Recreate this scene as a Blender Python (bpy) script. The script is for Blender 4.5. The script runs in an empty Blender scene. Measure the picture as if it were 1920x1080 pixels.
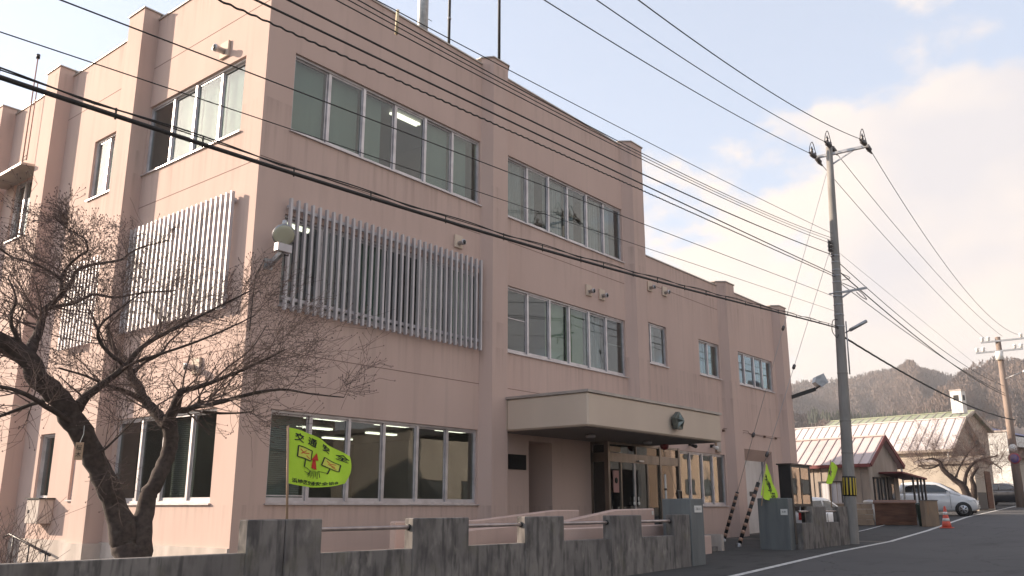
import bpy, bmesh, math, random
import numpy as np
from mathutils import Vector, Matrix
R_ = math.radians
scene = bpy.context.scene
COL = scene.collection
random.seed(7)

# ------------------------------------------------------------------ camera
CAM = np.array([-8.437, -12.814, -0.063])
YAW, PIT, FPX = R_(50.804), R_(14.247), 1617.5
_cy, _sy, _cp, _sp = math.cos(YAW), math.sin(YAW), math.cos(PIT), math.sin(PIT)
FW = np.array([_sy*_cp, _cy*_cp, _sp]); RT = np.array([_cy, -_sy, 0.]); UP = np.cross(RT, FW)
cam = bpy.data.cameras.new('camera'); cam.sensor_width = 36; cam.lens = FPX/1920*36
cam.clip_start = .05; cam.clip_end = 6000
co = bpy.data.objects.new('camera', cam); COL.objects.link(co)
m = Matrix(((RT[0], UP[0], -FW[0], CAM[0]), (RT[1], UP[1], -FW[1], CAM[1]), (RT[2], UP[2], -FW[2], CAM[2]), (0, 0, 0, 1)))
co.matrix_world = m
scene.camera = co

# ------------------------------------------------------------------ sky, sun, exposure
SUN = Vector((-.33, .65, .27)).normalized()          # towards the sun: behind the building, left
EXPO = 1.2
w = bpy.data.worlds.new("World"); scene.world = w; w.use_nodes = True
nt = w.node_tree; nt.nodes.clear()
N = nt.nodes.new; L = nt.links.new
sky = N('ShaderNodeTexSky'); sky.sky_type = 'NISHITA'; sky.sun_disc = False
sky.sun_elevation = math.asin(SUN.z); sky.sun_rotation = math.atan2(SUN.x, SUN.y)
sky.air_density = 1.0; sky.dust_density = 1.2; sky.ozone_density = 1.0
tc = N('ShaderNodeTexCoord')
mp = N('ShaderNodeMapping'); mp.inputs['Scale'].default_value = (1, 1, 1.7)
mp.inputs['Location'].default_value = (0.35, 0.1, 0.2)
L(tc.outputs['Generated'], mp.inputs['Vector'])
nz = N('ShaderNodeTexNoise'); nz.inputs['Scale'].default_value = 5.5; nz.inputs['Detail'].default_value = 11; nz.inputs['Roughness'].default_value = .55
L(mp.outputs[0], nz.inputs['Vector'])
sx = N('ShaderNodeSeparateXYZ'); L(tc.outputs['Generated'], sx.inputs[0])
# cumulus bank over the hills to the right: direction bias + noise
def mth(op, a, b=None, clamp=False):
    n = N('ShaderNodeMath'); n.operation = op; n.use_clamp = clamp
    for i, v in enumerate((a, b)):
        if v is None: continue
        if isinstance(v, (int, float)): n.inputs[i].default_value = v
        else: L(v, n.inputs[i])
    return n.outputs[0]
# bank direction: azimuth about 80 deg from +Y towards +X, elevation about 14 deg
def dirdot(az, el):
    d = (math.sin(R_(az))*math.cos(R_(el)), math.cos(R_(az))*math.cos(R_(el)), math.sin(R_(el)))
    v = N('ShaderNodeVectorMath'); v.operation = 'DOT_PRODUCT'; L(tc.outputs['Generated'], v.inputs[0]); v.inputs[1].default_value = d
    return v.outputs['Value']
def cap(az, el, rad, soft):
    d = dirdot(az, el); n = N('ShaderNodeMapRange'); L(d, n.inputs[0])
    n.inputs[1].default_value = math.cos(R_(rad+soft)); n.inputs[2].default_value = math.cos(R_(rad-soft))
    n.inputs[3].default_value = 0; n.inputs[4].default_value = 1; n.clamp = True
    return n.outputs[0]
bank = mth('MAXIMUM', cap(84, 7, 19, 5), mth('MAXIMUM', cap(72, 5, 18.5, 5), mth('MAXIMUM', cap(97, 18, 13, 6), cap(67, 12, 10.5, 5))))
bank = mth('MAXIMUM', bank, mth('MULTIPLY', cap(79.5, 33, 2.5, 3), .8))
bank = mth('MAXIMUM', bank, cap(150, 15, 40, 20))
dens = mth('ADD', mth('MULTIPLY', nz.outputs[0], 1.25), mth('MULTIPLY', bank, .52))
mr = N('ShaderNodeMapRange'); L(dens, mr.inputs[0]); mr.inputs[1].default_value = .88; mr.inputs[2].default_value = 1.04
mr.interpolation_type = 'SMOOTHSTEP'
nz2 = N('ShaderNodeTexNoise'); nz2.inputs['Scale'].default_value = 4.5; nz2.inputs['Detail'].default_value = 6
L(mp.outputs[0], nz2.inputs['Vector'])
cr = N('ShaderNodeValToRGB'); L(nz2.outputs[0], cr.inputs[0])
cr.color_ramp.elements[0].position = .36; cr.color_ramp.elements[0].color = (.375, .362, .372, 1)
cr.color_ramp.elements[1].position = .62; cr.color_ramp.elements[1].color = (.50, .44, .39, 1)
SKY_S = 0.112
sk = N('ShaderNodeVectorMath'); sk.operation = 'SCALE'; L(sky.outputs[0], sk.inputs[0]); sk.inputs['Scale'].default_value = SKY_S
# thin high veil that whitens the blue
veil = N('ShaderNodeMixRGB'); veil.inputs[0].default_value = .38
L(sk.outputs[0], veil.inputs[1]); veil.inputs[2].default_value = (.50, .52, .57, 1)
cl = N('ShaderNodeMixRGB'); L(mr.outputs[0], cl.inputs[0]); L(veil.outputs[0], cl.inputs[1]); L(cr.outputs[0], cl.inputs[2])
bg = N('ShaderNodeBackground'); L(cl.outputs[0], bg.inputs[0]); bg.inputs[1].default_value = 1.0
ow = N('ShaderNodeOutputWorld'); L(bg.outputs[0], ow.inputs[0])
sl = bpy.data.lights.new('sun', 'SUN'); sl.energy = 5.0; sl.angle = R_(.6); sl.color = (1, .83, .66)
so = bpy.data.objects.new('sun', sl); COL.objects.link(so)
so.rotation_euler = (-SUN).to_track_quat('-Z', 'Y').to_euler()
scene.view_settings.view_transform = 'Standard'; scene.view_settings.look = 'None'
scene.view_settings.exposure = EXPO; scene.view_settings.gamma = 1

# ------------------------------------------------------------------ pixel -> world helpers (photo 1920x1080)
def ray(x, y):
    a, b = (x-960)/FPX, (540-y)/FPX
    return RT*a + UP*b + FW
def on(ax, val, x, y):
    d = ray(x, y); i = 'XYZ'.index(ax); t = (val-CAM[i])/d[i]; return CAM+t*d
def at(dist, x, y):
    d = ray(x, y); return CAM+d*dist/math.hypot(d[0], d[1])
KX = [-400, -200, -10, 5, 12, 18, 24, 33, 45, 60, 90, 150, 400]; KZ = [-6, -3, -1.38, -1.19, -1.07, -1.02, -.85, -.5, -.22, .12, .9, 2.5, 10]
def gz(x, y=0): return float(np.interp(x, KX, KZ))

# ------------------------------------------------------------------ tagging / mesh helpers
def tag(o, label=None, cat=None, group=None, kind=None):
    if label: o['label'] = label
    if cat: o['category'] = cat
    if group: o['group'] = group
    if kind: o['kind'] = kind
    return o
def empty(name, loc, label, cat, group=None):
    o = bpy.data.objects.new(name, None); COL.objects.link(o); o.location = loc; o.empty_display_size = .2
    return tag(o, label, cat, group)
class MB:
    def __init__(s): s.v = []; s.f = []; s.sm = []
    def add(s, vs, fs, smooth=False):
        b = len(s.v); s.v += [tuple(float(c) for c in p) for p in vs]
        s.f += [tuple(b+i for i in f) for f in fs]; s.sm += [smooth]*len(fs)
    def box(s, a, b):
        x0, x1 = sorted((a[0], b[0])); y0, y1 = sorted((a[1], b[1])); z0, z1 = sorted((a[2], b[2]))
        vs = [(x0, y0, z0), (x1, y0, z0), (x1, y1, z0), (x0, y1, z0), (x0, y0, z1), (x1, y0, z1), (x1, y1, z1), (x0, y1, z1)]
        s.add(vs, [(0, 3, 2, 1), (4, 5, 6, 7), (0, 1, 5, 4), (1, 2, 6, 5), (2, 3, 7, 6), (3, 0, 4, 7)])
    def obox(s, c, ux, uy, uz, hx, hy, hz):
        c, ux, uy, uz = map(Vector, (c, ux, uy, uz)); vs = []
        for k in (-1, 1):
            for a, b in ((-1, -1), (1, -1), (1, 1), (-1, 1)):
                vs.append(c+ux*hx*a+uy*hy*b+uz*hz*k)
        s.add(vs, [(0, 3, 2, 1), (4, 5, 6, 7), (0, 1, 5, 4), (1, 2, 6, 5), (2, 3, 7, 6), (3, 0, 4, 7)])
    def quad(s, a, b, c, d): s.add([a, b, c, d], [(0, 1, 2, 3)])
    def prism(s, poly, z0, z1):
        n = len(poly); vs = [(p[0], p[1], z0) for p in poly]+[(p[0], p[1], z1) for p in poly]
        s.add(vs, [tuple(range(n))[::-1], tuple(range(n, 2*n))]+[(i, (i+1) % n, n+(i+1) % n, n+i) for i in range(n)])
    def extr(s, poly3, d):
        n = len(poly3); d = Vector(d); P = [Vector(p) for p in poly3]
        s.add(P+[p+d for p in P], [tuple(range(n))[::-1], tuple(range(n, 2*n))]+[(i, (i+1) % n, n+(i+1) % n, n+i) for i in range(n)])
    def tube(s, pts, r, n=6, caps=True, smooth=True):
        pts = [Vector(p) for p in pts]; m_ = len(pts)
        rr = r if isinstance(r, (list, tuple)) else [r]*m_
        b = []; ref = None; vs = []
        for i, p in enumerate(pts):
            t = (pts[min(i+1, m_-1)]-pts[max(i-1, 0)])
            if t.length < 1e-9: t = Vector((0, 0, 1))
            t.normalize()
            if ref is None:
                ref = t.cross(Vector((0, 0, 1)) if abs(t.z) < .9 else Vector((1, 0, 0))).normalized()
            else:
                ref = (ref-t*ref.dot(t)); ref = ref.normalized() if ref.length > 1e-6 else t.orthogonal().normalized()
            u2 = t.cross(ref)
            for k in range(n):
                a = 2*math.pi*k/n; vs.append(p+(ref*math.cos(a)+u2*math.sin(a))*rr[i])
        fs = []
        for i in range(m_-1):
            for k in range(n):
                k2 = (k+1) % n; fs.append((i*n+k, i*n+k2, (i+1)*n+k2, (i+1)*n+k))
        if caps: fs += [tuple(range(n))[::-1], tuple((m_-1)*n+k for k in range(n))]
        s.add(vs, fs, smooth)
    def lathe(s, c, axis, prof, n=16, smooth=True):
        c = Vector(c); ax = Vector(axis).normalized(); u = ax.orthogonal().normalized(); v = ax.cross(u); vs = []
        for h, r in prof:
            for k in range(n):
                a = 2*math.pi*k/n; vs.append(c+ax*h+(u*math.cos(a)+v*math.sin(a))*max(r, 1e-4))
        fs = []
        for i in range(len(prof)-1):
            for k in range(n):
                k2 = (k+1) % n; fs.append((i*n+k, i*n+k2, (i+1)*n+k2, (i+1)*n+k))
        fs += [tuple(range(n))[::-1], tuple((len(prof)-1)*n+k for k in range(n))]
        s.add(vs, fs, smooth)
    def build(s, name, mat, parent=None, bevel=0, recalc=True):
        me = bpy.data.meshes.new(name); off = Vector((0, 0, 0))
        if parent is not None: off = Vector(parent.location) if parent.parent is None else WORLD[parent.name]
        me.from_pydata([(p[0]-off.x, p[1]-off.y, p[2]-off.z) for p in s.v], [], s.f)
        me.polygons.foreach_set('use_smooth', s.sm)
        me.materials.append(mat); me.update()
        if recalc and not bevel and 5 < len(s.f) < 30000:
            bm = bmesh.new(); bm.from_mesh(me); bmesh.ops.recalc_face_normals(bm, faces=bm.faces[:]); bm.to_mesh(me); bm.free()
        if bevel:
            bm = bmesh.new(); bm.from_mesh(me); bmesh.ops.recalc_face_normals(bm, faces=bm.faces[:])
            bmesh.ops.bevel(bm, geom=[e for e in bm.edges if e.is_manifold and e.calc_face_angle(0) > .5], offset=bevel, segments=1, affect='EDGES')
            bm.to_mesh(me); bm.free()
        o = bpy.data.objects.new(name, me); COL.objects.link(o)
        if parent is not None: o.parent = parent; WORLD[o.name] = off
        return o
WORLD = {}
# (children are stored relative to their top-level Empty, which only carries a translation)
def copy_tree(o, parent=None, loc=None):
    c = o.copy(); COL.objects.link(c)
    if parent: c.parent = parent; c.matrix_parent_inverse = o.matrix_parent_inverse.copy()
    if loc is not None: c.location = loc
    for ch in list(o.children): copy_tree(ch, c)
    return c

# ------------------------------------------------------------------ materials
def mat(name, col, rough=.8, metal=0, emit=None, es=0, spec=.5):
    m_ = bpy.data.materials.new(name); m_.use_nodes = True; b = m_.node_tree.nodes['Principled BSDF']
    b.inputs['Base Color'].default_value = (*col, 1); b.inputs['Roughness'].default_value = rough; b.inputs['Metallic'].default_value = metal
    b.inputs['Specular IOR Level'].default_value = spec
    if emit: b.inputs['Emission Color'].default_value = (*emit, 1); b.inputs['Emission Strength'].default_value = es
    return m_
def mnodes(m_): return m_.node_tree, m_.node_tree.nodes['Principled BSDF']
def noisy(name, c1, c2, scale=(1, 1, 1), nscale=3, detail=6, lo=.35, hi=.65, rough=.85, bump=0, bscale=60, metal=0, extra=None, spec=.4):
    """colour varied by object-space noise between c1 and c2, optional second stain layer and bump"""
    m_ = mat(name, c1, rough, metal, spec=spec); t, b = mnodes(m_); n = t.nodes.new; l = t.links.new
    tcn = n('ShaderNodeNewGeometry'); mp_ = n('ShaderNodeMapping'); mp_.inputs['Scale'].default_value = scale; l(tcn.outputs['Position'], mp_.inputs[0])
    z = n('ShaderNodeTexNoise'); z.inputs['Scale'].default_value = nscale; z.inputs['Detail'].default_value = detail; l(mp_.outputs[0], z.inputs['Vector'])
    r = n('ShaderNodeValToRGB'); r.color_ramp.elements[0].position = lo; r.color_ramp.elements[1].position = hi
    r.color_ramp.elements[0].color = (*c1, 1); r.color_ramp.elements[1].color = (*c2, 1); l(z.outputs[0], r.inputs[0])
    out = r.outputs[0]
    if extra:      # (colour, scale vector, noise scale, lo, hi, amount)
        for (c3, sc, ns, lo3, hi3, amt) in extra:
            m2 = n('ShaderNodeMapping'); m2.inputs['Scale'].default_value = sc; l(tcn.outputs['Position'], m2.inputs[0])
            z2 = n('ShaderNodeTexNoise'); z2.inputs['Scale'].default_value = ns; z2.inputs['Detail'].default_value = 5; l(m2.outputs[0], z2.inputs['Vector'])
            mr_ = n('ShaderNodeMapRange'); mr_.inputs[1].default_value = lo3; mr_.inputs[2].default_value = hi3; mr_.inputs[4].default_value = amt; l(z2.outputs[0], mr_.inputs[0])
            mx = n('ShaderNodeMixRGB'); l(mr_.outputs[0], mx.inputs[0]); l(out, mx.inputs[1]); mx.inputs[2].default_value = (*c3, 1); out = mx.outputs[0]
    l(out, b.inputs['Base Color'])
    if bump:
        z3 = n('ShaderNodeTexNoise'); z3.inputs['Scale'].default_value = bscale; z3.inputs['Detail'].default_value = 4; l(tcn.outputs['Position'], z3.inputs['Vector'])
        bp = n('ShaderNodeBump'); bp.inputs['Strength'].default_value = min(1, bump*1.6); bp.inputs['Distance'].default_value = .10/bscale; l(z3.outputs[0], bp.inputs['Height']); l(bp.outputs[0], b.inputs['Normal'])
    return m_
M = {}
PK = (.565, .412, .355)
M['wall'] = noisy('pink_render', PK, (.515, .372, .32), (1, 1, .3), 1.1, 8, .3, .72, .9, .2, 90,
    extra=[((.38, .285, .245), (1, 1, .045), 4.5, .55, .82, .5), ((.60, .44, .375), (.5, .5, .5), .7, .5, .8, .45), ((.40, .29, .245), (1.6, 1.6, .5), .9, .60, .78, .32)])
M['cream'] = noisy('cream_canopy_paint', (.62, .50, .40), (.57, .455, .365), (1, 1, .3), 1.2, 4, .3, .7, .75, .05)
M['trim'] = noisy('grey_metal_coping', (.46, .41, .37), (.34, .30, .28), (1, 1, 1), 2, 4, rough=.5, metal=.4)
M['plinth'] = noisy('pale_plinth_render', (.55, .47, .42), (.40, .34, .30), (1, 1, .5), 3)
M['alu'] = noisy('window_aluminium', (.60, .57, .58), (.48, .45, .46), (1, 1, 1), 5, 3, rough=.42, metal=.55)
M['slat'] = noisy('louvre_aluminium', (.52, .49, .50), (.45, .42, .43), (1, 1, .3), 4, 3, rough=.5, metal=.25)
M['bronze'] = noisy('bronze_frame', (.24, .20, .17), (.17, .14, .12), (1, 1, .3), 5, 3, rough=.35, metal=.8)
M['conc'] = noisy('stained_concrete', (.25, .225, .205), (.155, .14, .132), (1, 1, .6), 1.7, 9, .3, .7, .95, .6, 45,
    extra=[((.05, .045, .045), (3.2, 3.2, 1.3), 1.9, .46, .66, .7), ((.045, .042, .042), (12, 12, 1.6), 1.1, .54, .66, .6), ((.34, .31, .275), (4, 4, 2.0), 2.2, .60, .74, .5), ((.17, .155, .105), (2, 2, 2), 1.5, .56, .75, .5), ((.09, .08, .078), (1, 1, 1), 1.1, .52, .7, .5)])
M['conc_smooth'] = noisy('grey_pillar_stone', (.155, .165, .165), (.115, .122, .125), (1, 1, .4), 3, 6, .3, .7, .7, .2, 80,
    extra=[((.08, .085, .085), (6, 6, .5), 1.3, .52, .75, .5)])
M['polec'] = noisy('pole_concrete', (.30, .28, .26), (.22, .205, .19), (1, 1, .25), 6, 6, .3, .7, .9, .2, 70, extra=[((.13, .12, .12), (6, 6, .3), 2, .55, .75, .5)])
M['steel'] = noisy('galvanised_steel', (.42, .42, .43), (.30, .30, .31), (1, 1, 1), 8, 3, rough=.45, metal=.7)
M['rail'] = noisy('painted_pipe', (.42, .35, .33), (.30, .25, .24), (1, 1, 1), 6, 5, rough=.35, metal=.6)
M['black'] = mat('black_rubber', (.012, .012, .013), .6)
M['wire'] = mat('cable_black', (.02, .018, .018), .7)
M['ins'] = mat('porcelain_insulator', (.075, .065, .065), .3)
M['inswhite'] = mat('white_porcelain', (.75, .72, .68), .25)
M['dark'] = mat('dark_metal', (.03, .028, .028), .45, .4)
M['yellow'] = mat('yellow_tape', (.55, .40, .05), .6)
M['interior'] = noisy('interior_plaster', (.36, .35, .33), (.29, .28, .265), (1, 1, 1), .8)
M['slab'] = mat('interior_floor', (.22, .21, .195), .6)
M['tube'] = mat('fluorescent_light', (1, 1, 1), .5, 0, (1, .93, .74), 1.3)
M['blind'] = noisy('roller_blind', (.42, .50, .44), (.37, .44, .39), (1, 1, .1), 4, 3, rough=.8)
M['blindg'] = noisy('green_blind', (.50, .60, .40), (.45, .53, .35), (1, 1, .1), 4, 3, rough=.8)
M['curtain'] = noisy('lace_curtain', (.58, .57, .59), (.46, .45, .47), (8, 8, .1), 3, 3, rough=.9)
M['venet'] = mat('venetian_blind', (.45, .44, .43), .6)
M['bark'] = noisy('cherry_bark', (.078, .057, .050), (.036, .027, .025), (2, 2, 2), 9, 6, .3, .7, .95, .6, 40, extra=[((.10, .085, .075), (3, 3, 8), 2, .58, .7, .5)])
M['twig'] = noisy('twig_bark', (.16, .11, .097), (.085, .058, .053), (1, 1, 1), 6, 3)
M['flag'] = noisy('fluorescent_yellow_cloth', (.50, .74, .055), (.43, .68, .04), (1, 1, 1), 5, 4, rough=.85)
M['ink'] = mat('black_ink', (.015, .02, .015), .8)
M['redink'] = mat('red_ink', (.55, .03, .02), .8)
M['palecream'] = mat('pale_print', (.62, .66, .10), .8)
M['bamboo'] = noisy('bamboo_stick', (.45, .30, .20), (.36, .24, .16), (1, 1, 1), 6)
M['white'] = noisy('white_paint', (.74, .72, .69), (.60, .58, .55), (1, 1, 1), 3, 4, rough=.6)
M['asph'] = noisy('road_asphalt', (.080, .076, .077), (.064, .061, .062), (1, 1, 1), .5, 8, .3, .7, .92, .35, 120, extra=[((.098, .093, .09), (1, 1, 1), 60, .5, .75, .5), ((.03, .03, .03), (.3, 1, 1), 1.6, .6, .7, .5)])
M['asph2'] = noisy('verge_asphalt', (.055, .052, .051), (.040, .039, .039), (1, 1, 1), .8, 8, .3, .7, .95, .4, 90, extra=[((.065, .06, .055), (1, 1, 1), 40, .5, .8, .6), ((.022, .021, .02), (1, 1, 1), 2.4, .58, .66, .7)])
M['ground'] = noisy('gravel_ground', (.12, .105, .09), (.075, .07, .06), (1, 1, 1), 1.2, 8, .3, .7, .95, .5, 40)
M['paint'] = noisy('worn_road_paint', (.62, .60, .57), (.34, .33, .32), (1, 1, 1), 7, 8, .42, .72, .8)
M['shutter'] = noisy('white_shutter', (.60, .56, .54), (.52, .48, .46), (1, 1, .3), 3, 3, rough=.5, metal=.1)
def add_layer(m_, col, build_mask):
    t, b = mnodes(m_); n = t.nodes.new; l = t.links.new
    src = b.inputs['Base Color'].links[0].from_socket; mx = n('ShaderNodeMixRGB'); l(src, mx.inputs[1]); mx.inputs[2].default_value = (*col, 1)
    l(build_mask(n, l), mx.inputs[0]); l(mx.outputs[0], b.inputs['Base Color'])
def streak_mask(n, l):        # rain streaks that start under the sills and copings and run out below
    g = n('ShaderNodeNewGeometry'); sp = n('ShaderNodeSeparateXYZ'); l(g.outputs['Position'], sp.inputs[0])
    acc = None
    for z_, ln_ in ((3.47, 1.1), (6.84, 1.2), (-.03, .6), (10.56, .9), (7.36, .7), (4.07, .8)):
        r = n('ShaderNodeMapRange'); l(sp.outputs['Z'], r.inputs[0]); r.inputs[1].default_value = z_-ln_; r.inputs[2].default_value = z_; r.inputs[3].default_value = 0; r.inputs[4].default_value = 1
        le = n('ShaderNodeMath'); le.operation = 'LESS_THAN'; l(sp.outputs['Z'], le.inputs[0]); le.inputs[1].default_value = z_
        mu = n('ShaderNodeMath'); mu.operation = 'MULTIPLY'; l(r.outputs[0], mu.inputs[0]); l(le.outputs[0], mu.inputs[1])
        if acc is None: acc = mu.outputs[0]
        else: mm = n('ShaderNodeMath'); mm.operation = 'MAXIMUM'; l(acc, mm.inputs[0]); l(mu.outputs[0], mm.inputs[1]); acc = mm.outputs[0]
    mp_ = n('ShaderNodeMapping'); mp_.inputs['Scale'].default_value = (1, 1, .05); l(g.outputs['Position'], mp_.inputs[0])
    z = n('ShaderNodeTexNoise'); z.inputs['Scale'].default_value = 7; z.inputs['Detail'].default_value = 4; l(mp_.outputs[0], z.inputs['Vector'])
    r2 = n('ShaderNodeMapRange'); l(z.outputs[0], r2.inputs[0]); r2.inputs[1].default_value = .48; r2.inputs[2].default_value = .70; r2.inputs[4].default_value = .62
    m2 = n('ShaderNodeMath'); m2.operation = 'MULTIPLY'; l(acc, m2.inputs[0]); l(r2.outputs[0], m2.inputs[1]); return m2.outputs[0]
add_layer(M['wall'], (.36, .265, .225), streak_mask)
def crack_mask(n, l):
    g = n('ShaderNodeNewGeometry'); z = n('ShaderNodeTexNoise'); z.inputs['Scale'].default_value = 1.3; z.inputs['Detail'].default_value = 6; l(g.outputs['Position'], z.inputs['Vector'])
    ad = n('ShaderNodeVectorMath'); ad.operation = 'ADD'; l(g.outputs['Position'], ad.inputs[0]); l(z.outputs[1], ad.inputs[1])
    v = n('ShaderNodeTexVoronoi'); v.feature = 'DISTANCE_TO_EDGE'; v.inputs['Scale'].default_value = .33; l(ad.outputs[0], v.inputs['Vector'])
    r = n('ShaderNodeMapRange'); l(v.outputs[0], r.inputs[0]); r.inputs[1].default_value = .0; r.inputs[2].default_value = .008; r.inputs[3].default_value = .8; r.inputs[4].default_value = 0; return r.outputs[0]
add_layer(M['asph'], (.022, .021, .021), crack_mask); add_layer(M['asph2'], (.018, .017, .017), crack_mask)
# glass: clear pane, mirror-like at grazing angles
def glass(name, tint, refl=1.0, ior=1.5):
    m_ = bpy.data.materials.new(name); m_.use_nodes = True; t = m_.node_tree; t.nodes.clear(); n = t.nodes.new; l = t.links.new
    tr = n('ShaderNodeBsdfTransparent'); tr.inputs[0].default_value = (*tint, 1)
    gl = n('ShaderNodeBsdfGlossy'); gl.inputs[0].default_value = (.95, .97, 1, 1); gl.inputs['Roughness'].default_value = .012
    fr = n('ShaderNodeFresnel'); gb = n('ShaderNodeNewGeometry'); io = n('ShaderNodeMapRange'); l(gb.outputs['Backfacing'], io.inputs[0]); io.inputs[3].default_value = ior; io.inputs[4].default_value = 1/ior; l(io.outputs[0], fr.inputs[0])
    mu = n('ShaderNodeMath'); mu.operation = 'MULTIPLY'; mu.inputs[1].default_value = refl; mu.use_clamp = True; l(fr.outputs[0], mu.inputs[0])
    ge = n('ShaderNodeNewGeometry'); nzz = n('ShaderNodeTexNoise'); nzz.inputs['Scale'].default_value = 1.6; l(ge.outputs['Position'], nzz.inputs['Vector'])
    bp = n('ShaderNodeBump'); bp.inputs['Strength'].default_value = .06; bp.inputs['Distance'].default_value = .02; l(nzz.outputs[0], bp.inputs['Height']); l(bp.outputs[0], gl.inputs['Normal'])
    mx = n('ShaderNodeMixShader'); l(mu.outputs[0], mx.inputs[0]); l(tr.outputs[0], mx.inputs[1]); l(gl.outputs[0], mx.inputs[2])
    o = n('ShaderNodeOutputMaterial'); l(mx.outputs[0], o.inputs[0]); return m_
M['glass'] = glass('window_glass', (.70, .75, .73), 1.45)
M['glassdim'] = glass('dimmed_window_glass', (.58, .62, .60), 1.4)  # darker tint stands in for dimness behind the ground-floor side windows
M['glassdark'] = glass('entrance_glass', (.42, .44, .45), 1.6)

# ------------------------------------------------------------------ SETTING: terrain, road, verge, markings
def strip(name, xs, ylo, yhi, dz, mt, label=None):
    b = MB()
    for i, x in enumerate(xs):
        b.v += [(x, ylo(x), gz(x)+dz), (x, yhi(x), gz(x)+dz)]
        if i: k = 2*i; b.f.append((k-2, k, k+1, k-1)); b.sm.append(True)
    o = b.build(name, mt); tag(o, kind='structure'); return o
EX = [-400, -30, 5.87, 11.57, 14.89, 20.67, 25.53, 32, 44, 59.3, 120, 400]; EY = [-45, -9.2, -6.05, -5.53, -5.22, -4.72, -4.33, -3.8, -2.9, -1.64, 5, 36]
def ey(x): return float(sum(np.interp(x+q_, EX, EY) for q_ in (-4, -2, 0, 2, 4))/5)
b = MB(); gx = [-400, -150, -60, -30, -20]+[-10+1.5*i for i in range(74)]+[110, 130, 160, 220, 300, 420, 700, 1200, 2500]
gy = [-900, -200, -60, -20, -8, 0, 8, 20, 40, 80, 200, 900, 2500]
for x in gx:
    for y in gy: b.v.append((x, y, gz(min(x, 400))-.004))
for i in range(len(gx)-1):
    for j in range(len(gy)-1):
        k = i*len(gy)+j; b.f.append((k, k+len(gy), k+len(gy)+1, k+1)); b.sm.append(True)
tag(b.build('ground', M['ground']), kind='structure')
xs = sorted(set([-60, -40, -25]+[-15+i for i in range(95)]+[85, 95, 110, 130, 160, 220]+[q for q in KX if -60 < q < 220]))
strip('verge_pavement', [x for x in xs if x < 75], lambda x: ey(x)-.3, lambda x: max(ey(x)+.5, -.1 if x < 26 else ey(x)+4.5), .0, M['asph2'])
strip('road', xs, lambda x: ey(x)-8.2, lambda x: ey(x)-.02, .008, M['asph'])
strip('edge_line_marking', xs, lambda x: ey(x)-.16, lambda x: ey(x)-.02, .014, M['paint'])
strip('yard_marking', [20+i for i in range(10)], lambda x: ey(x)+1.9, lambda x: ey(x)+1.98, .012, M['paint'])

# ------------------------------------------------------------------ OFFICE BUILDING
bld = empty('office_building', (0, 0, -1.1), 'pink three-storey public office with grey louvre screens and a lower wing to the right', 'building')
class Fac:                                   # facade frame: u along, d outwards, z up
    def __init__(s, O, U, OUT): s.O = Vector(O); s.U = Vector(U); s.D = Vector(OUT)
    def P(s, u, d, z): return s.O+s.U*u+s.D*d+Vector((0, 0, z))
    def box(s, b, u0, u1, d0, d1, z0, z1): b.box(s.P(u0, d0, z0), s.P(u1, d1, z1))
FR = Fac((0, 0, 0), (1, 0, 0), (0, -1, 0)); LF = Fac((0, 0, 0), (0, 1, 0), (-1, 0, 0))
def facade(b, F, u0, u1, z0, z1, holes, rec=.16):
    us = sorted({u0, u1}|{h[0] for h in holes}|{h[1] for h in holes}); zs = sorted({z0, z1}|{h[2] for h in holes}|{h[3] for h in holes})
    for i in range(len(us)-1):
        for j in range(len(zs)-1):
            cu, cz = (us[i]+us[i+1])/2, (zs[j]+zs[j+1])/2
            if any(h[0] < cu < h[1] and h[2] < cz < h[3] for h in holes): continue
            q_ = [F.P(us[i], 0, zs[j]), F.P(us[i+1], 0, zs[j]), F.P(us[i+1], 0, zs[j+1]), F.P(us[i], 0, zs[j+1])]
            b.quad(*(q_ if F.U.x > .5 else q_[::-1]))
    for h in holes:
        r = h[4] if len(h) > 4 else rec
        a, c, e, f = h[:4]
        if r == 0: continue
        b.quad(F.P(a, 0, e), F.P(c, 0, e), F.P(c, -r, e), F.P(a, -r, e)); b.quad(F.P(a, 0, f), F.P(c, 0, f), F.P(c, -r, f), F.P(a, -r, f))
        b.quad(F.P(a, 0, e), F.P(a, -r, e), F.P(a, -r, f), F.P(a, 0, f)); b.quad(F.P(c, 0, e), F.P(c, -r, e), F.P(c, -r, f), F.P(c, 0, f))
A0, A1, B0, B1 = .634, 6.069, 7.09, 12.411
S1, T1, S2, T2, S3, T3 = 0, 1.6, 3.5, 5.125, 6.869, 8.498
RT3, RT2, GZ0 = 10.56, 7.36, -1.5
holesF = [(A0, A1, S1, T1), (A0, A1, 3.46, 5.2), (A0, A1, S3, T3), (B0, B1, S2, T2), (B0, B1, S3, T3),
          (7.9, 8.82, -1.0, 1.46, 1.3), (10.56, 13.5, -1.0, 1.6, 0), (13.5, 14.2, -1.0, 1.6, 0), (15.3, 18.35, -.02, 1.6), (13.55, 14.8, 4.07, 5.31), (16.92, 18.38, 4.1, 5.27), (19.72, 22.82, 4.1, 5.27), (19.6, 22.2, -1.0, 1.88, .45)]
b = MB()
facade(b, FR, 0, 13.5, GZ0, RT3, [h for h in holesF if h[1] <= 13.5])
facade(b, FR, 13.5, 24.14, GZ0, RT2, [h for h in holesF if h[0] >= 13.5])
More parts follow.
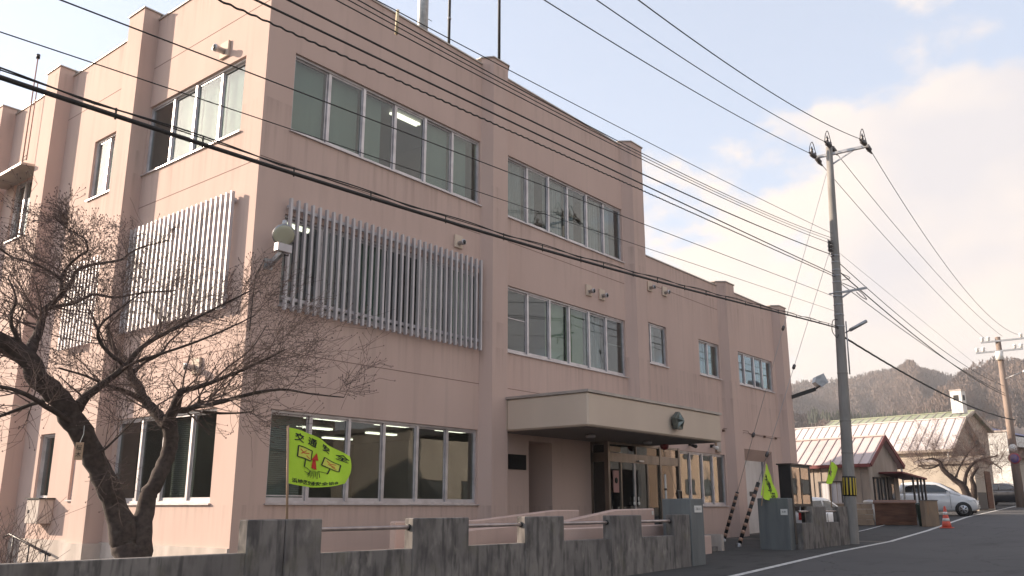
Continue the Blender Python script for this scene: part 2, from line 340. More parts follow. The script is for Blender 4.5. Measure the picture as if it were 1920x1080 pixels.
# entrance opening sits behind the glass vestibule
holesL = [(.68, 4.2, S1, 1.62), (.95, 4.1, 3.5, 5.35), (.70, 4.29, 6.83, 8.42), (5.3, 5.95, .08, 1.5), (6.9, 7.6, .08, 1.5), (5.5, 6.85, 3.6, 5.1), (5.56, 6.78, 6.83, 8.3), (9.4, 11.3, 6.7, 8.3), (9.4, 11.3, .1, 1.5)]
facade(b, LF, 0, 22, GZ0, RT3, holesL)
b.quad((13.5, 0, RT2), (13.5, 16, RT2), (13.5, 16, RT3), (13.5, 0, RT3))
b.quad((24.14, 0, GZ0), (24.14, 13, GZ0), (24.14, 13, RT2), (24.14, 0, RT2))
b.quad((0, 22, GZ0), (13.5, 22, GZ0), (13.5, 22, RT3), (0, 22, RT3)); b.quad((13.5, 13, GZ0), (24.14, 13, GZ0), (24.14, 13, RT2), (13.5, 13, RT2))
b.quad((13.5, 13, GZ0), (13.5, 22, GZ0), (13.5, 22, RT3), (13.5, 13, RT3))
b.build('wall', M['wall'], bld, recalc=False)
# roof decks + copings
b = MB(); b.box((.15, .15, RT3-.55), (13.35, 21.9, RT3-.35)); b.box((13.5, .15, RT2-.45), (24.0, 12.9, RT2-.25)); b.build('roof', M['conc_smooth'], bld)
b = MB(); b.box((.02, .004, RT3-.5), (13.48, .14, RT3)); b.box((.003, .14, RT3-.5), (.14, 21.98, RT3)); b.box((13.36, .14, RT3-.5), (13.497, 21.98, RT3)); b.box((13.5, .003, RT2-.45), (24.13, .14, RT2)); b.box((24.0, .14, RT2-.45), (24.137, 12.98, RT2)); b.build('parapet', M['wall'], bld)
b = MB(); b.box((-.03, -.03, RT3+.001), (13.53, .17, RT3+.035)); b.box((-.03, .17, RT3+.001), (.17, 22, RT3+.035)); b.box((13.33, .17, RT3+.001), (13.53, 22, RT3+.035)); b.box((13.53, -.03, RT2+.001), (24.17, .17, RT2+.035)); b.box((23.97, .17, RT2+.001), (24.17, 13, RT2+.035))
b.build('coping', M['trim'], bld)
# pilasters (each a part)
def pil(F, a0, a1, f0, f1, dp, top, z0=GZ0):
    b = MB(); P = [F.P(a0, -.01, 0), F.P(f0, dp, 0), F.P(f1, dp, 0), F.P(a1, -.01, 0)]; b.prism([(p.x, p.y) for p in P], z0, top)
    o = b.build('pilaster', M['wall'], bld)
    c = MB(); P = [F.P(a0-.03, .19, 0), F.P(f0-.03, dp+.03, 0), F.P(f1+.03, dp+.03, 0), F.P(a1+.03, .19, 0)] if False else [F.P(a0-.03, -.2, 0), F.P(a0-.03, .0, 0), F.P(f0-.03, dp+.03, 0), F.P(f1+.03, dp+.03, 0), F.P(a1+.03, 0, 0), F.P(a1+.03, -.2, 0)]
    c.prism([(p.x, p.y) for p in P], top+.001, top+.03); c.build('pilaster_cap', M['trim'], o)
pil(FR, 6.09, 7.07, 6.25, 6.80, .26, RT3+.17)
pil(FR, 12.44, 13.5, 12.66, 13.28, .26, RT3+.12, 2.2)
pil(FR, 18.42, 19.55, 18.65, 19.3, .26, RT2+.14)
pil(FR, 23.1, 24.1, 23.3, 23.92, .26, RT2+.12)
pil(LF, 4.31, 5.02, 4.31, 4.98, .36, RT3+.15); pil(LF, 8.45, 9.2, 8.45, 9.16, .36, RT3+.15); pil(LF, 11.95, 12.7, 11.95, 12.66, .36, RT3+.15); pil(LF, 16.1, 16.8, 16.1, 16.76, .36, RT3+.15)
M['joint'] = mat('joint_brown', (.20, .13, .11), .95)  # plain dark brown of the joint lines
# construction joints: thin dark grooves
for (F, u0, u1, z) in [(FR, .02, 6.1, 2.62), (FR, 7.07, 12.45, 2.62), (FR, 7.07, 12.45, 6.22), (FR, .02, 6.1, 6.15), (FR, 13.5, 18.45, 6.5), (FR, 19.5, 23.1, 2.42), (LF, .02, 4.3, 6.08), (LF, .02, 4.3, 9.35), (LF, 5.0, 8.45, 9.35), (LF, 5.0, 8.45, 6.08), (LF, .02, 4.3, 2.62)]:
    b = MB(); F.box(b, u0, u1, .0, .003, z, z+.014); b.build('joint_line', M['joint'], bld)
b = MB(); LF.box(b, -.02, 4.3, 0, .05, GZ0, -.72); LF.box(b, 5.0, 8.44, 0, .05, GZ0, -.72); LF.box(b, 9.2, 11.9, 0, .05, GZ0, -.72); LF.box(b, 4.2, 5.1, .0, .41, GZ0, -.74); FR.box(b, 0, 6.2, 0, .04, GZ0, -.86); b.build('plinth', M['plinth'], bld)

# interiors: floors, ceilings, core walls, partitions
b = MB()
for z in (-.99, 2.2, 2.45, 5.65, 5.9, 9.25): b.box((.2, .2, z), (13.3, 13, z+.05))
for z in (-.99, 2.2, 2.45, 5.65): b.box((13.5, .5, z), (23.9, 12, z+.05))
b.build('interior_floor', M['slab'], bld)
b = MB(); b.box((5.2, 5.4, 2.55), (13.2, 12, 9.2)); b.box((3.0, 12.2, -.93), (13.2, 12.6, 2.2)); b.box((13.7, 4.4, -1), (23.8, 11.8, 6.8))
b.box((6.5, .2, 2.55), (6.65, 5.3, 9.2)); b.box((12.9, .2, -1), (13.05, 12.1, 9.2)); b.box((9.0, .2, -.93), (9.12, 2.6, 2.2))
b.box((15.0, .2, 2.5), (15.15, 4.3, 6.8)); b.box((18.6, .2, -1), (18.75, 4.3, 6.8)); b.box((.22, 4.4, 2.55), (3.2, 4.55, 9.2)); b.box((.22, 8.6, -1), (5.1, 8.75, 9.2)); b.box((14.6, .45, -1), (14.75, 4.3, 2.1))
b.build('interior_wall', M['interior'], bld)
# ceiling tubes in the rooms
for (x0, y, z, ln) in [(3.0, 5.2, 2.17, 1.2), (5.4, 5.2, 2.17, 1.2), (7.8, 5.2, 2.17, 1.2), (10.2, 5.2, 2.17, 1.2), (4.6, 7.6, 2.17, 1.2), (7.0, 7.6, 2.17, 1.2), (9.6, 7.6, 2.17, 1.2), (6.4, 10.2, 2.17, 1.2), (10.0, 10.2, 2.17, 1.2), (2.2, 2.4, 2.17, 1.2), (16.0, 1.6, 2.17, 1.2), (1.2, 1.5, 5.62, 1.2), (1.2, 3, 5.62, 1.2), (8.7, 1.2, 5.62, 1.2), (20.5, 1.6, 5.62, 1.2), (4.25, .9, 9.2, .9), (4.6, 1.5, 9.2, .9), (17.3, 1.2, 5.62, .9)]:
    b = MB(); b.box((x0, y, z-.03), (x0+ln, y+.05, z+.02)); b.box((x0, y+.11, z-.03), (x0+ln, y+.16, z+.02)); b.build('ceiling_light', M['tube'], bld)

def window(F, u0, u1, z0, z1, n, fills, parent=bld, rec=.16, fr=.045, sill=True, edges=None, alu='alu', door=False, mid=None, gl='glass'):
    """sliding aluminium window: frame (part) > panes, blinds/curtains (sub-parts). fills: one letter per pane"""
    us = edges or [u0+(u1-u0)*i/n for i in range(n+1)]
    b = MB(); d0, d1 = -rec+.005, -rec+.105
    F.box(b, u0, u1, d0, d1, z1-fr, z1); F.box(b, u0, u1, d0, d1+.0, z0, z0+fr)
    F.box(b, u0, u0+fr, d0, d1, z0+fr, z1-fr); F.box(b, u1-fr, u1, d0, d1, z0+fr, z1-fr)
    for i in range(1, n):
        wd = fr*1.5 if i % 2 == 0 else fr*.85
        F.box(b, us[i]-wd/2, us[i]+wd/2, d0+.01, d1+(.012 if i % 2 == 0 else -.02), z0+fr, z1-fr)
    for i in range(n):                      # sash stiles and rails, alternately in the inner and outer track
        dd = d0+(.052 if i % 2 else .022)
        e0, e1 = us[i]+fr*.6, us[i+1]-fr*.6
        F.box(b, e0, e1, dd, dd+.022, z0+fr, z0+fr+.055); F.box(b, e0, e1, dd, dd+.022, z1-fr-.035, z1-fr)
        F.box(b, e0, e0+.028, dd, dd+.022, z0+fr+.055, z1-fr-.035); F.box(b, e1-.028, e1, dd, dd+.022, z0+fr+.055, z1-fr-.035)
    if mid:
        for i, zz in mid: F.box(b, us[i]+.05, us[i+1]-.05, d0+.03, d0+.055, zz, zz+.02)
    if sill:
        F.box(b, u0-.03, u1+.03, -rec+.106, .045, z0-.028, z0-.002)
    fo = b.build('window', M[alu], parent)
    for i in range(n):
        e0, e1 = us[i]+fr*.6+.028, us[i+1]-fr*.6-.028; dd = d0+(.06 if i % 2 else .03)
        g = MB(); F.box(g, e0, e1, dd, dd+.005, z0+fr+.055, z1-fr-.035); g.build('pane', M[gl], fo)
        c = fills[i % len(fills)]; zb, zt = z0+.06, z1-.04
        if c in 'bgh':
            g = MB(); w1 = e1+.02 if c != 'h' else e0+(e1-e0)*.72
            F.box(g, e0-.02, w1, -rec-.075, -rec-.07, zb, zt); g.build('blind', M['blindg' if c == 'g' else 'blind'], fo)
        if c == 'v':
            g = MB(); z = zb+.01
            while z < zt: g.quad(F.P(e0, -rec-.06, z), F.P(e1, -rec-.06, z), F.P(e1, -rec-.085, z+.028), F.P(e0, -rec-.085, z+.028)); z += .036
            g.build('blind', M['venet'], fo)
        if c in 'cd':
            g = MB(); K = 44; a0_, a1_ = (e0-.02, e1+.02) if c == 'c' else (e0-.02, e0+(e1-e0)*.62); ph = random.random()*6
            for k in range(K+1):
                t = k/K; uu = a0_+(a1_-a0_)*t; dz = -rec-.1+.022*math.sin(t*48+ph)+.012*math.sin(t*19+ph)
                g.v += [tuple(F.P(uu, dz, zb)), tuple(F.P(uu, dz, zt))]
                if k: q = 2*k; g.f.append((q-2, q, q+1, q-1)); g.sm.append(True)
            g.build('curtain', M['curtain'], fo)
    return fo
window(FR, A0, A1, S3, T3, 6, 'bbhnbh'); window(FR, A0, A1, 3.46, 5.2, 6, 'nnbnvb'); window(FR, A0, A1, S1, T1, 6, 'vnnnnn', mid=[(0, .12)])
window(FR, B0, B1, S3, T3, 6, 'cdcdcd'); window(FR, B0, B1, S2, T2, 6, 'nnggcn', mid=[(0, 4.35), (5, 4.35)])
window(FR, 13.55, 14.8, 4.07, 5.31, 2, 'cd', edges=[13.55, 13.95, 14.8]); window(FR, 16.92, 18.38, 4.1, 5.27, 2, 'cb'); window(FR, 19.72, 22.82, 4.1, 5.27, 4, 'nnnb')
window(FR, 15.3, 18.35, -.02, 1.6, 4, 'nnvn')
window(LF, .70, 4.29, 6.83, 8.42, 4, 'bbbn'); window(LF, .95, 4.1, 3.5, 5.35, 4, 'bnbn'); window(LF, .68, 4.2, S1, 1.62, 4, 'nvnn', gl='glassdim')
window(LF, 5.56, 6.78, 6.83, 8.3, 2, 'cb'); window(LF, 5.3, 5.95, .08, 1.5, 1, 'b', gl='glassdim'); window(LF, 6.9, 7.6, .08, 1.5, 1, 'b', gl='glassdim'); window(LF, 5.5, 6.85, 3.6, 5.1, 2, 'bb'); window(LF, 9.4, 11.3, 6.7, 8.3, 3, 'bcb'); window(LF, 9.4, 11.3, .1, 1.5, 3, 'bbb')
# louvre screens
def louvre(F, u0, u1, z0, z1, n):
    b = MB()
    for i in range(n):
        u = u0+(u1-u0)*i/(n-1); F.box(b, u-.023, u+.023, .095, .165, z0, z1)
    for z in (z0+.2, z1-.18): F.box(b, u0-.03, u1+.03, .055, .098, z, z+.06)
    for u in (u0+.1, (u0+u1)/2, u1-.1):
        for z in (z0+.2, z1-.18): F.box(b, u-.03, u+.03, .001, .054, z+.005, z+.055)
    o = b.build('louvre_screen', M['slat'], bld)
louvre(FR, .66, 5.98, 3.36, 5.47, 33); louvre(LF, .56, 4.2, 3.34, 5.55, 23); louvre(LF, 5.42, 6.95, 3.3, 5.25, 11)
# canopy over the entrance
b = MB(); CX0, CX1, CY = 6.75, 13.0, -2.5
ring = [(CX0, 0), (CX0, CY), (CX1, CY), (CX1, 0)]
b.box((CX0, CY, 1.60), (CX1, -.27, 2.31)); cn = b.build('canopy', M['cream'], bld, bevel=.035)
b = MB(); b.box((CX0+.001, -.268, 1.63), (CX1-.001, -.001, 2.30)); b.build('canopy_back', M['cream'], cn)
b = MB(); b.box((CX0-.03, CY-.03, 2.312), (CX1+.03, -.001, 2.37)); b.build('flashing', M['trim'], cn)
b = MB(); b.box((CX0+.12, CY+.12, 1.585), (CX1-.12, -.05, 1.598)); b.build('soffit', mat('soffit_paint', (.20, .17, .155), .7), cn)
for x in (8.6, 11.2):
    b = MB(); b.lathe((x, -1.3, 1.58), (0, 0, -1), [(0, .11), (.05, .12), (.07, .09)], 14); b.build('downlight', M['alu'], cn)
# niche door + wall behind
b = MB(); b.box((7.9, 1.25, -1), (8.82, 1.29, 1.46)); b.build('door', mat('grey_green_door', (.17, .17, .155), .6), bld)
# vestibule
VY = -.54
b = MB(); vx = [10.5, 11.15, 11.75, 12.5, 13.15, 14.25]
for x in (10.5, 13.13, 14.2): b.box((x, VY, -1.0), (x+.09, VY+.12, 1.58))
for x in (11.12, 12.46): b.box((x, VY+.02, -1.0), (x+.06, VY+.09, 1.07))
b.box((10.59, VY+.01, 1.07), (13.13, VY+.11, 1.30)); b.box((13.22, VY+.01, 1.07), (14.2, VY+.11, 1.30)); b.box((10.59, VY+.01, 1.52), (14.2, VY+.11, 1.578)); b.box((11.9, VY+.02, 1.30), (11.94, VY+.08, 1.52))
b.box((10.5, VY+.12, 1.07), (10.58, 0, 1.30)); b.box((10.5, -.07, -1.), (10.58, -.002, 1.58)); b.box((10.5, VY+.12, 1.50), (10.58, -.07, 1.578))
b.box((14.21, VY+.12, 1.07), (14.29, 0, 1.30)); b.box((14.21, -.07, -1.), (14.29, -.002, 1.58)); b.box((10.4, VY-.05, -1.06), (14.4, 0, -1.0))
ve = b.build('entrance_frame', M['bronze'], bld)
b = MB(); b.box((10.59, VY+.05, -1), (14.2, VY+.056, 1.07)); b.box((10.59, VY+.05, 1.3), (14.2, VY+.056, 1.52)); b.box((10.53, VY+.12, -1), (10.536, -.07, 1.07)); b.box((10.53, VY+.12, 1.3), (10.536, -.07, 1.5)); b.box((14.25, VY+.12, -1), (14.256, -.07, 1.07)); b.build('pane', M['glassdark'], ve)
b = MB(); b.box((11.79, VY+.02, -1), (11.815, VY+.048, 1.07)); b.box((11.83, VY+.02, -1), (11.855, VY+.048, 1.07)); b.box((11.2, VY+.02, -1.0), (11.79, VY+.048, -.88)); b.box((11.855, VY+.02, -1.0), (12.44, VY+.048, -.88)); ds = b.build('sliding_door', M['alu'], ve)
b = MB()
for x in (11.70, 11.92):
    b.lathe((x, VY+.0, .03), (0, -1, 0), [(0, .05), (.02, .05), (.025, .03)], 12); b.box((x-.02, VY-.012, .1), (x+.02, VY, .2))
b.build('door_sticker', M['white'], ve)
b = MB(); b.box((11.95, VY-.05, 1.11), (12.2, VY+.008, 1.15)); b.build('door_sensor', M['alu'], ve)
b = MB(); b.box((10.72, VY-.004, .30), (10.98, VY+.012, .85)); ps = b.build('poster', mat('poster_pink', (.42, .22, .20), .7), ve)
b = MB(); b.lathe((10.85, VY-.005, .6), (0, -1, 0), [(0, .075), (.003, .075)], 14); b.build('poster_mark', M['ink'], ps)
b = MB(); b.box((10.6, VY+.0, 1.32), (11.1, VY+.008, 1.46)); b.build('notice_strip', mat('cream_sign', (.60, .45, .33), .6), ve)
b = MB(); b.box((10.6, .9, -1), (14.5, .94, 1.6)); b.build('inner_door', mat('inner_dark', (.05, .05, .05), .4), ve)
# canopy lamp (red) and interior hall wall
b = MB(); b.lathe((12.6, -1.0, 1.585), (0, 0, -1), [(0, .12), (.06, .12), (.12, .09), (.15, .02)], 16); o = b.build('red_lamp', mat('red_lamp_glass', (.25, .02, .02), .3), cn)
# garage shutter
b = MB()
z = -.98; i = 0
while z < 1.5:
    h = .168; b.box((19.62, .30, z), (22.18, .33, z+h-.012)); b.box((19.62, .305, z+h-.012), (22.18, .325, z+h)); z += h
sh = b.build('garage_shutter', M['shutter'], bld)
for x in (19.95, 20.75):
    b = MB(); b.box((x, .285, .30), (x+.55, .299, .46)); o = b.build('shutter_window', M['dark'], sh)
b = MB(); b.extr([(19.602, .0+.004, 1.878), (19.602, .30, 1.52), (19.602, .44, 1.52), (19.602, .44, 1.878)], (2.596, 0, 0)); b.build('shutter_hood', M['wall'], bld)
b = MB(); b.box((21.9, .24, -.98), (21.95, .29, 1.52)); b.build('shutter_guide', M['steel'], sh)
b = MB(); b.box((20.4, .26, -.35), (20.46, .30, -.25)); b.build('shutter_handle', M['dark'], sh)
# small bracketed wire along the wing wall
b = MB(); b.tube([(18.3, -.03, 2.46), (19.6, -.3, 2.44), (20.3, -.04, 2.40), (21.4, -.04, 2.38), (22.6, -.04, 2.36)], .008, 4)
for x in (18.3, 19.7, 20.6, 21.6, 22.6): b.box((x-.04, -.07, 2.35), (x+.04, -.002, 2.42))
b.build('wall_wire', mat('rusty_brown', (.12, .07, .05), .8), bld)
# awning & duct on the left facade
b = MB(); b.extr([(-.002, 9.4, 8.36), (-.6, 9.4, 8.30), (-.6, 9.4, 8.24), (-.002, 9.4, 8.30)], (0, 2.4, 0)); b.build('awning', M['trim'], bld)

def thing_box(name, label, cat, parts, loc, group=None): pass
# name plaque at the entrance
b = MB(); b.box((7.13, -.03, .78), (7.77, -.001, 1.12)); pl = b.build('name_plaque', mat('black_plaque', (.012, .011, .012), .75, spec=.1)); tag(pl, 'black rectangular plaque on the pink wall beside the entrance', 'plaque')

# flue terminals: plate + round spout
def flue(F, u, z, label, s=1.0, ln=.16):
    p = F.P(u, 0, z); t = empty('wall_vent', p, label, 'wall vent', 'wall vents of the pink building')
    b = MB(); F.box(b, u-.13*s, u+.13*s, .002, .05, z-.15*s, z+.15*s); b.build('back_plate', M['cream'], t, bevel=.008)
    b = MB(); b.lathe(F.P(u-.0, .05, z-.04), F.D, [(0, .055*s), (ln*.7, .055*s), (ln*.72, .066*s), (ln, .066*s)], 14); b.build('spout', M['alu'], t)
    b = MB(); b.lathe(F.P(u-.0, .05+ln, z-.04), F.D, [(0, .05*s), (.006, .05*s)], 14); b.build('spout_opening', M['black'], t)
flue(FR, 5.32, 5.78, 'cream wall vent above the louvre screen, left of the middle pilaster')
flue(FR, 10.55, 5.66, 'left vent of the pair above the second-floor window beside the entrance bay')
flue(FR, 11.2, 5.66, 'right vent of the pair above the second-floor window beside the entrance bay')
flue(FR, 13.85, 6.42, 'left vent of the pair under the black cable on the lower wing')
flue(FR, 14.75, 6.44, 'right vent of the pair under the black cable on the lower wing')
flue(LF, 1.44, 8.78, 'sunlit vent above the top window of the side facade', 1.15, .22)
flue(LF, 1.44, 2.42, 'vent low on the sunlit side facade behind the tree twigs', 1.0, .2)
# meter box + ramp rails on the left facade
t = empty('meter_box', (-.15, 6.9, -.2), 'pale metal box on the sunlit side wall left of the tree', 'meter box')
b = MB(); b.box((-.3, 6.55, -.40), (-.002, 7.15, .10)); b.build('cabinet', M['plinth'], t, bevel=.01)
b = MB(); b.box((-.33, 6.50, .101), (-.002, 7.2, .125)); b.build('lid', M['dark'], t)
b = MB(); b.box((-.315, 6.98, -.18), (-.301, 7.03, -.12)); b.build('latch', M['dark'], t)
t = empty('stair_handrail', (-.6, 6.2, -1.4), 'dark metal handrail along the foot of the side wall', 'handrail')
b = MB(); b.tube([(-.45, 5.4, -.98), (-.45, 7.4, -.62), (-.45, 7.6, -.66)], .025, 8); b.build('top_rail', M['dark'], t)
for y in (5.6, 6.4, 7.2):
    b = MB(); b.tube([(-.45, y, -1.4), (-.45, y, -.98+(y-5.4)*.18)], .018, 6); b.build('post', M['dark'], t)

# floodlight on the corner
def floodlight(base, label, axis, F, sc=1.0):
    t = empty('floodlight', base, label, 'floodlight', 'outdoor floodlights on brackets'); P = Vector(base)
    out = Vector(F)
    side = out.cross(Vector((0, 0, 1)))
    b = MB(); b.obox(P+out*.01, side, out, (0, 0, 1), .09*sc, .01, .10*sc); b.build('mount_plate', M['steel'], t)
    b = MB()
    A = P+out*.02+Vector((0, 0, -.04)); E_ = P+out*.42*sc+Vector((0, 0, .16*sc))
    dd = (E_-A).normalized(); up = side.cross(dd)
    b.obox((A+E_)/2, dd, side, up, (E_-A).length/2, .035*sc, .045*sc); b.build('arm', M['steel'], t)
    b = MB(); b.obox(E_+Vector((0, 0, .06*sc)), side, out, (0, 0, 1), .15*sc, .06*sc, .07*sc); b.build('ballast', M['slat'], t)
    return t, E_+Vector((0, 0, .13*sc))
t, top = floodlight((.34, -.005, 4.16), 'round floodlight on a bracket at the corner beside the louvre screen', None, (0, -1, 0))
ax = Vector((-.35, -.62, -.38)).normalized(); c = top+Vector((0, 0, .17))
b = MB(); b.lathe(c-ax*.05, ax, [(-.13, .045), (-.10, .06), (-.08, .12), (-.02, .18), (.05, .205), (.07, .205)], 24); b.lathe(c-ax*.05, Vector((0, 0, 1)), [(.15, .05), (.26, .045), (.28, .01)], 12); b.build('lamp_housing', M['steel'], t)
b = MB(); b.lathe(c+ax*.021, ax, [(0, .185), (.012, .17), (.02, .1), (.024, .01)], 24); b.build('lens', mat('lamp_lens', (.42, .40, .30), .12), t)
b = MB(); b.tube([(c.x+.05, c.y+.1, c.z-.2), (c.x+.24, c.y+.15, c.z-.2), (c.x+.26, c.y+.2, c.z-.28), (c.x+.1, c.y+.25, c.z-.3)], .012, 5); b.tube([(.1, -.25, 4.14), (.08, -.04, 3.9), (.07, -.02, 3.4), (.06, -.02, 2.9)], .01, 5); b.build('cable', M['wire'], t)
# second floodlight on the far corner of the wing
P = on('Y', -.27, 1476, 745)
t = empty('floodlight', (24.0, -.27, float(P[2])), 'angular black floodlight on an arm at the far end of the wing', 'floodlight', 'outdoor floodlights on brackets')
q = lambda x, y, Y: Vector(on('Y', Y, x, y))
x0 = Vector((23.9, -.27, 4.02))
b = MB(); b.obox(x0+Vector((.15, -.38, .12)), Vector((.3, -.8, .26)).normalized(), Vector((.8, .3, 0)).normalized(), Vector((-.1, .25, .95)).normalized(), .48, .05, .07); b.build('arm', M['dark'], t)
b = MB(); c = x0+Vector((.45, -.95, .55)); ax = Vector((.55, -.75, -.15)).normalized(); sd = ax.cross(Vector((0, 0, 1))).normalized(); u2 = sd.cross(ax)
pr_ = [c-ax*.22+u2*.13, c+ax*.05+u2*.30, c+ax*.25-u2*.02, c+ax*.02-u2*.24, c-ax*.24-u2*.08]
b.extr([p-sd*.22 for p in pr_], sd*.44); b.build('lamp_housing', M['steel'], t)
b = MB(); b.tube([c-ax*.05-u2*.2-sd*.25, x0+Vector((.3, -.75, .22))], .025, 6); b.tube([c-ax*.05-u2*.2+sd*.25, x0+Vector((.3, -.75, .22))], .025, 6); b.build('yoke', M['dark'], t)

# roof things
def mast(px, label, wpx, ybase=3.0):
    a = Vector(on('Y', ybase, px, 60)); r = wpx/2/FPX*np.hypot(a.x-CAM[0], a.y-CAM[1])
    t = empty('roof_mast', (a.x, a.y, RT3-.35), label, 'mast', 'masts on the flat roof')
    b = MB(); b.tube([(a.x, a.y, RT3-.35), (a.x, a.y, 20.5)], r, 8); b.build('pole', M['dark'] if wpx < 10 else M['steel'], t)
    b = MB(); b.box((a.x-.15, a.y-.15, RT3-.35), (a.x+.15, a.y+.15, RT3-.25)); b.build('base_plate', M['steel'], t)
    for z in (13.9, 15.6): b = MB(); b.tube([(a.x, a.y, z), (a.x, a.y, z+.06)], r*1.35, 8); b.build('clamp', M['steel'], t)
mast(842, 'thin dark antenna mast on the flat roof, left of the pilaster', 6)
mast(936, 'thin dark antenna mast rising behind the middle pilaster', 6, 1.2)
a = Vector(on('Y', 3, 792, 60))
t = empty('roof_flue_pipe', (a.x, a.y, RT3-.35), 'thick round grey flue pipe standing on the flat roof', 'flue pipe')
b = MB(); b.tube([(a.x, a.y, RT3-.35), (a.x, a.y, 20)], .155, 20); b.build('pipe', M['steel'], t)
for z in (12.2, 14.2): b = MB(); b.tube([(a.x, a.y, z), (a.x, a.y, z+.05)], .166, 20); b.build('band', M['trim'], t)
b = MB(); b.tube([(a.x+.15, a.y, 13.5), (a.x+.36, a.y, 13.5)], .012, 4); b.build('stub', M['dark'], t)
# ladder-like antenna on the left
p0, p1 = Vector(on('X', .15, 62, 296)), Vector(on('X', .15, 86, 118))
t = empty('roof_ladder', (p0.x, p0.y, RT3), 'thin rusty ladder mast above the far side facade', 'ladder mast')
c1 = Vector((.07, p1.y, 0))
b = MB(); b.tube([(.07, 10.5, 8.7), (.07, 10.5, 11.75)], .018, 5); b.tube([(.07, 10.25, 8.7), (.07, 10.25, 10.9)], .015, 5); b.build('rail', mat('rust_pole', (.30, .16, .13), .8), t)
b = MB()
for z in (8.75, 8.85, 10.3, 10.4): b.tube([(.07, 10.5, z), (.07, 10.25, z)], .012, 4)
b.build('rung', M['dark'], t)
for o_ in t.children: o_.location.x -= .25
b = MB(); b.lathe((-.18, 10.5, 11.72), (0, 0, 1), [(0, .05), (.12, .05), (.14, .01)], 10); b.build('finial', M['dark'], t)

# ------------------------------------------------------------------ ramp, steps
t = empty('entrance_ramp', (5, -3, -1.1), 'pink walled ramp leading up to the glazed entrance', 'ramp')
def rampwall(pts, y0, y1, name='ramp_wall', zb=-1.3):
    b = MB(); b.extr([(x, y0, z) for x, z in pts]+[(pts[-1][0], y0, zb), (pts[0][0], y0, zb)], (0, y1-y0, 0)); b.build(name, M['wall'], t, bevel=.02)
rampwall([(1.6, -.29), (3.6, -.29), (6.0, -.12), (6.8, -.12)], -2.05, -2.2)
rampwall([(1.0, -.50), (2.2, -.40), (4.7, -.30), (6.36, -.11), (7.8, -.09)], -3.25, -3.4)
rampwall([(2.9, -.42), (7.3, -.40), (7.9, -.40), (8.6, -.46)], -3.75, -3.85)
b = MB(); b.extr([(1.5, -3.25, -1.1), (7.8, -3.25, -.95), (7.8, -3.25, -1.3), (1.5, -3.25, -1.3)], (0, 1.05, 0)); b.build('ramp_floor', M['conc_smooth'], t)
b = MB(); b.box((7.68, -3.405, -.22), (7.75, -3.401, -.14)); b.build('small_plate', M['white'], t)
t = empty('entrance_steps', (10.5, -2.9, -1.1), 'low pink step block with tiled side next to the gate pillar', 'steps')
b = MB(); b.box((9.9, -3.3, -1.2), (10.5, -2.3, -.70)); b.build('cheek_wall', M['wall'], t, bevel=.01)
b = MB(); b.box((10.55, -3.0, -1.2), (11.4, -1.6, -.98)); b.box((10.55, -2.7, -.98), (11.4, -1.6, -.84)); b.build('tread', M['conc'], t)
b = MB(); b.box((11.42, -3.1, -1.2), (11.55, -1.6, -.70)); b.build('side_curb', M['plinth'], t)
t = empty('entrance_handrail', (9.6, -1.6, -1.0), 'small dark bent handrail beside the entrance doors', 'handrail')
b = MB(); b.tube([(10.6, -2.45, -1.0), (10.6, -2.45, .25), (10.63, -2.4, .32), (11.2, -2.2, .32), (11.2, -2.2, -.95)], .022, 8); b.build('tube', M['dark'], t)
t = empty('handrail_post', (9.9, -1.5, -1.0), 'white slim upright pipe in front of the entrance glass', 'pipe')
b = MB(); b.tube([(11.5, -1.6, -1.0), (11.5, -1.6, .75)], .028, 8); b.build('pipe', M['white'], t)
for z in (-.1, .35): b = MB(); b.tube([(11.5, -1.6, z), (11.5, -1.6, z+.05)], .036, 8); b.build('clip', M['dark'], t)

# ------------------------------------------------------------------ boundary walls
WY = -4.6
t = empty('boundary_wall', (2, WY, -1.3), 'long stained grey concrete wall with raised piers and pipe rails', 'wall')
piers = [(-2.82, -1.82), (-.36, .71), (1.95, 2.93), (4.27, 5.27), (6.42, 7.05)]
b = MB(); xsw = [-60, -20, -2.82, -1.82, -.36, .71, 1.95, 2.93, 4.27, 5.27, 6.42, 7.05]
for i, (x0, x1) in enumerate(zip(xsw[:-1], xsw[1:])):
    isp = any(abs(x0-p[0]) < .01 for p in piers)
    if isp: continue
    b.box((x0, WY+.01, gz(x0)-.4), (x1, WY+.13, -.575+(.0 if x0 > -2 else .04)))
b.build('wall_panel', M['conc'], t, bevel=.008)
for x0, x1 in piers:
    if x0 < -2:
        for a0, a1 in ((x0, -2.337), (-2.325, x1)):
            b = MB(); b.box((a0, WY, -1.9), (a1, WY+.17, -.195)); b.build('pier', M['conc'], t, bevel=.012)
    else:
        b = MB(); b.box((x0, WY, -1.9), (x1, WY+.17, -.2)); b.build('pier', M['conc'], t, bevel=.012)
for (x0, x1) in [(-1.82, -.36), (.71, 1.95), (2.93, 4.27), (5.27, 6.42)]:
    b = MB(); b.tube([(x0, WY+.085, -.315), (x1, WY+.085, -.315)], .026, 12, caps=False); b.build('pipe_rail', M['rail'], t)
    b = MB()
    for x, s_ in ((x0, 1), (x1, -1)): b.lathe((x, WY+.085, -.315), (s_, 0, 0), [(0, .042), (.02, .042), (.022, .03)], 12)
    b.build('rail_flange', M['dark'], t)
t = empty('gate_pillar', (7.3, WY+.3, -1.2), 'grey gate pillar next to the ramp, at the end of the stained wall', 'gate pillar', 'smooth grey gate pillars')
b = MB(); b.box((7.06, -4.62, -1.6), (7.6, -4.0, .095)); b.build('shaft', M['conc_smooth'], t, bevel=.012)
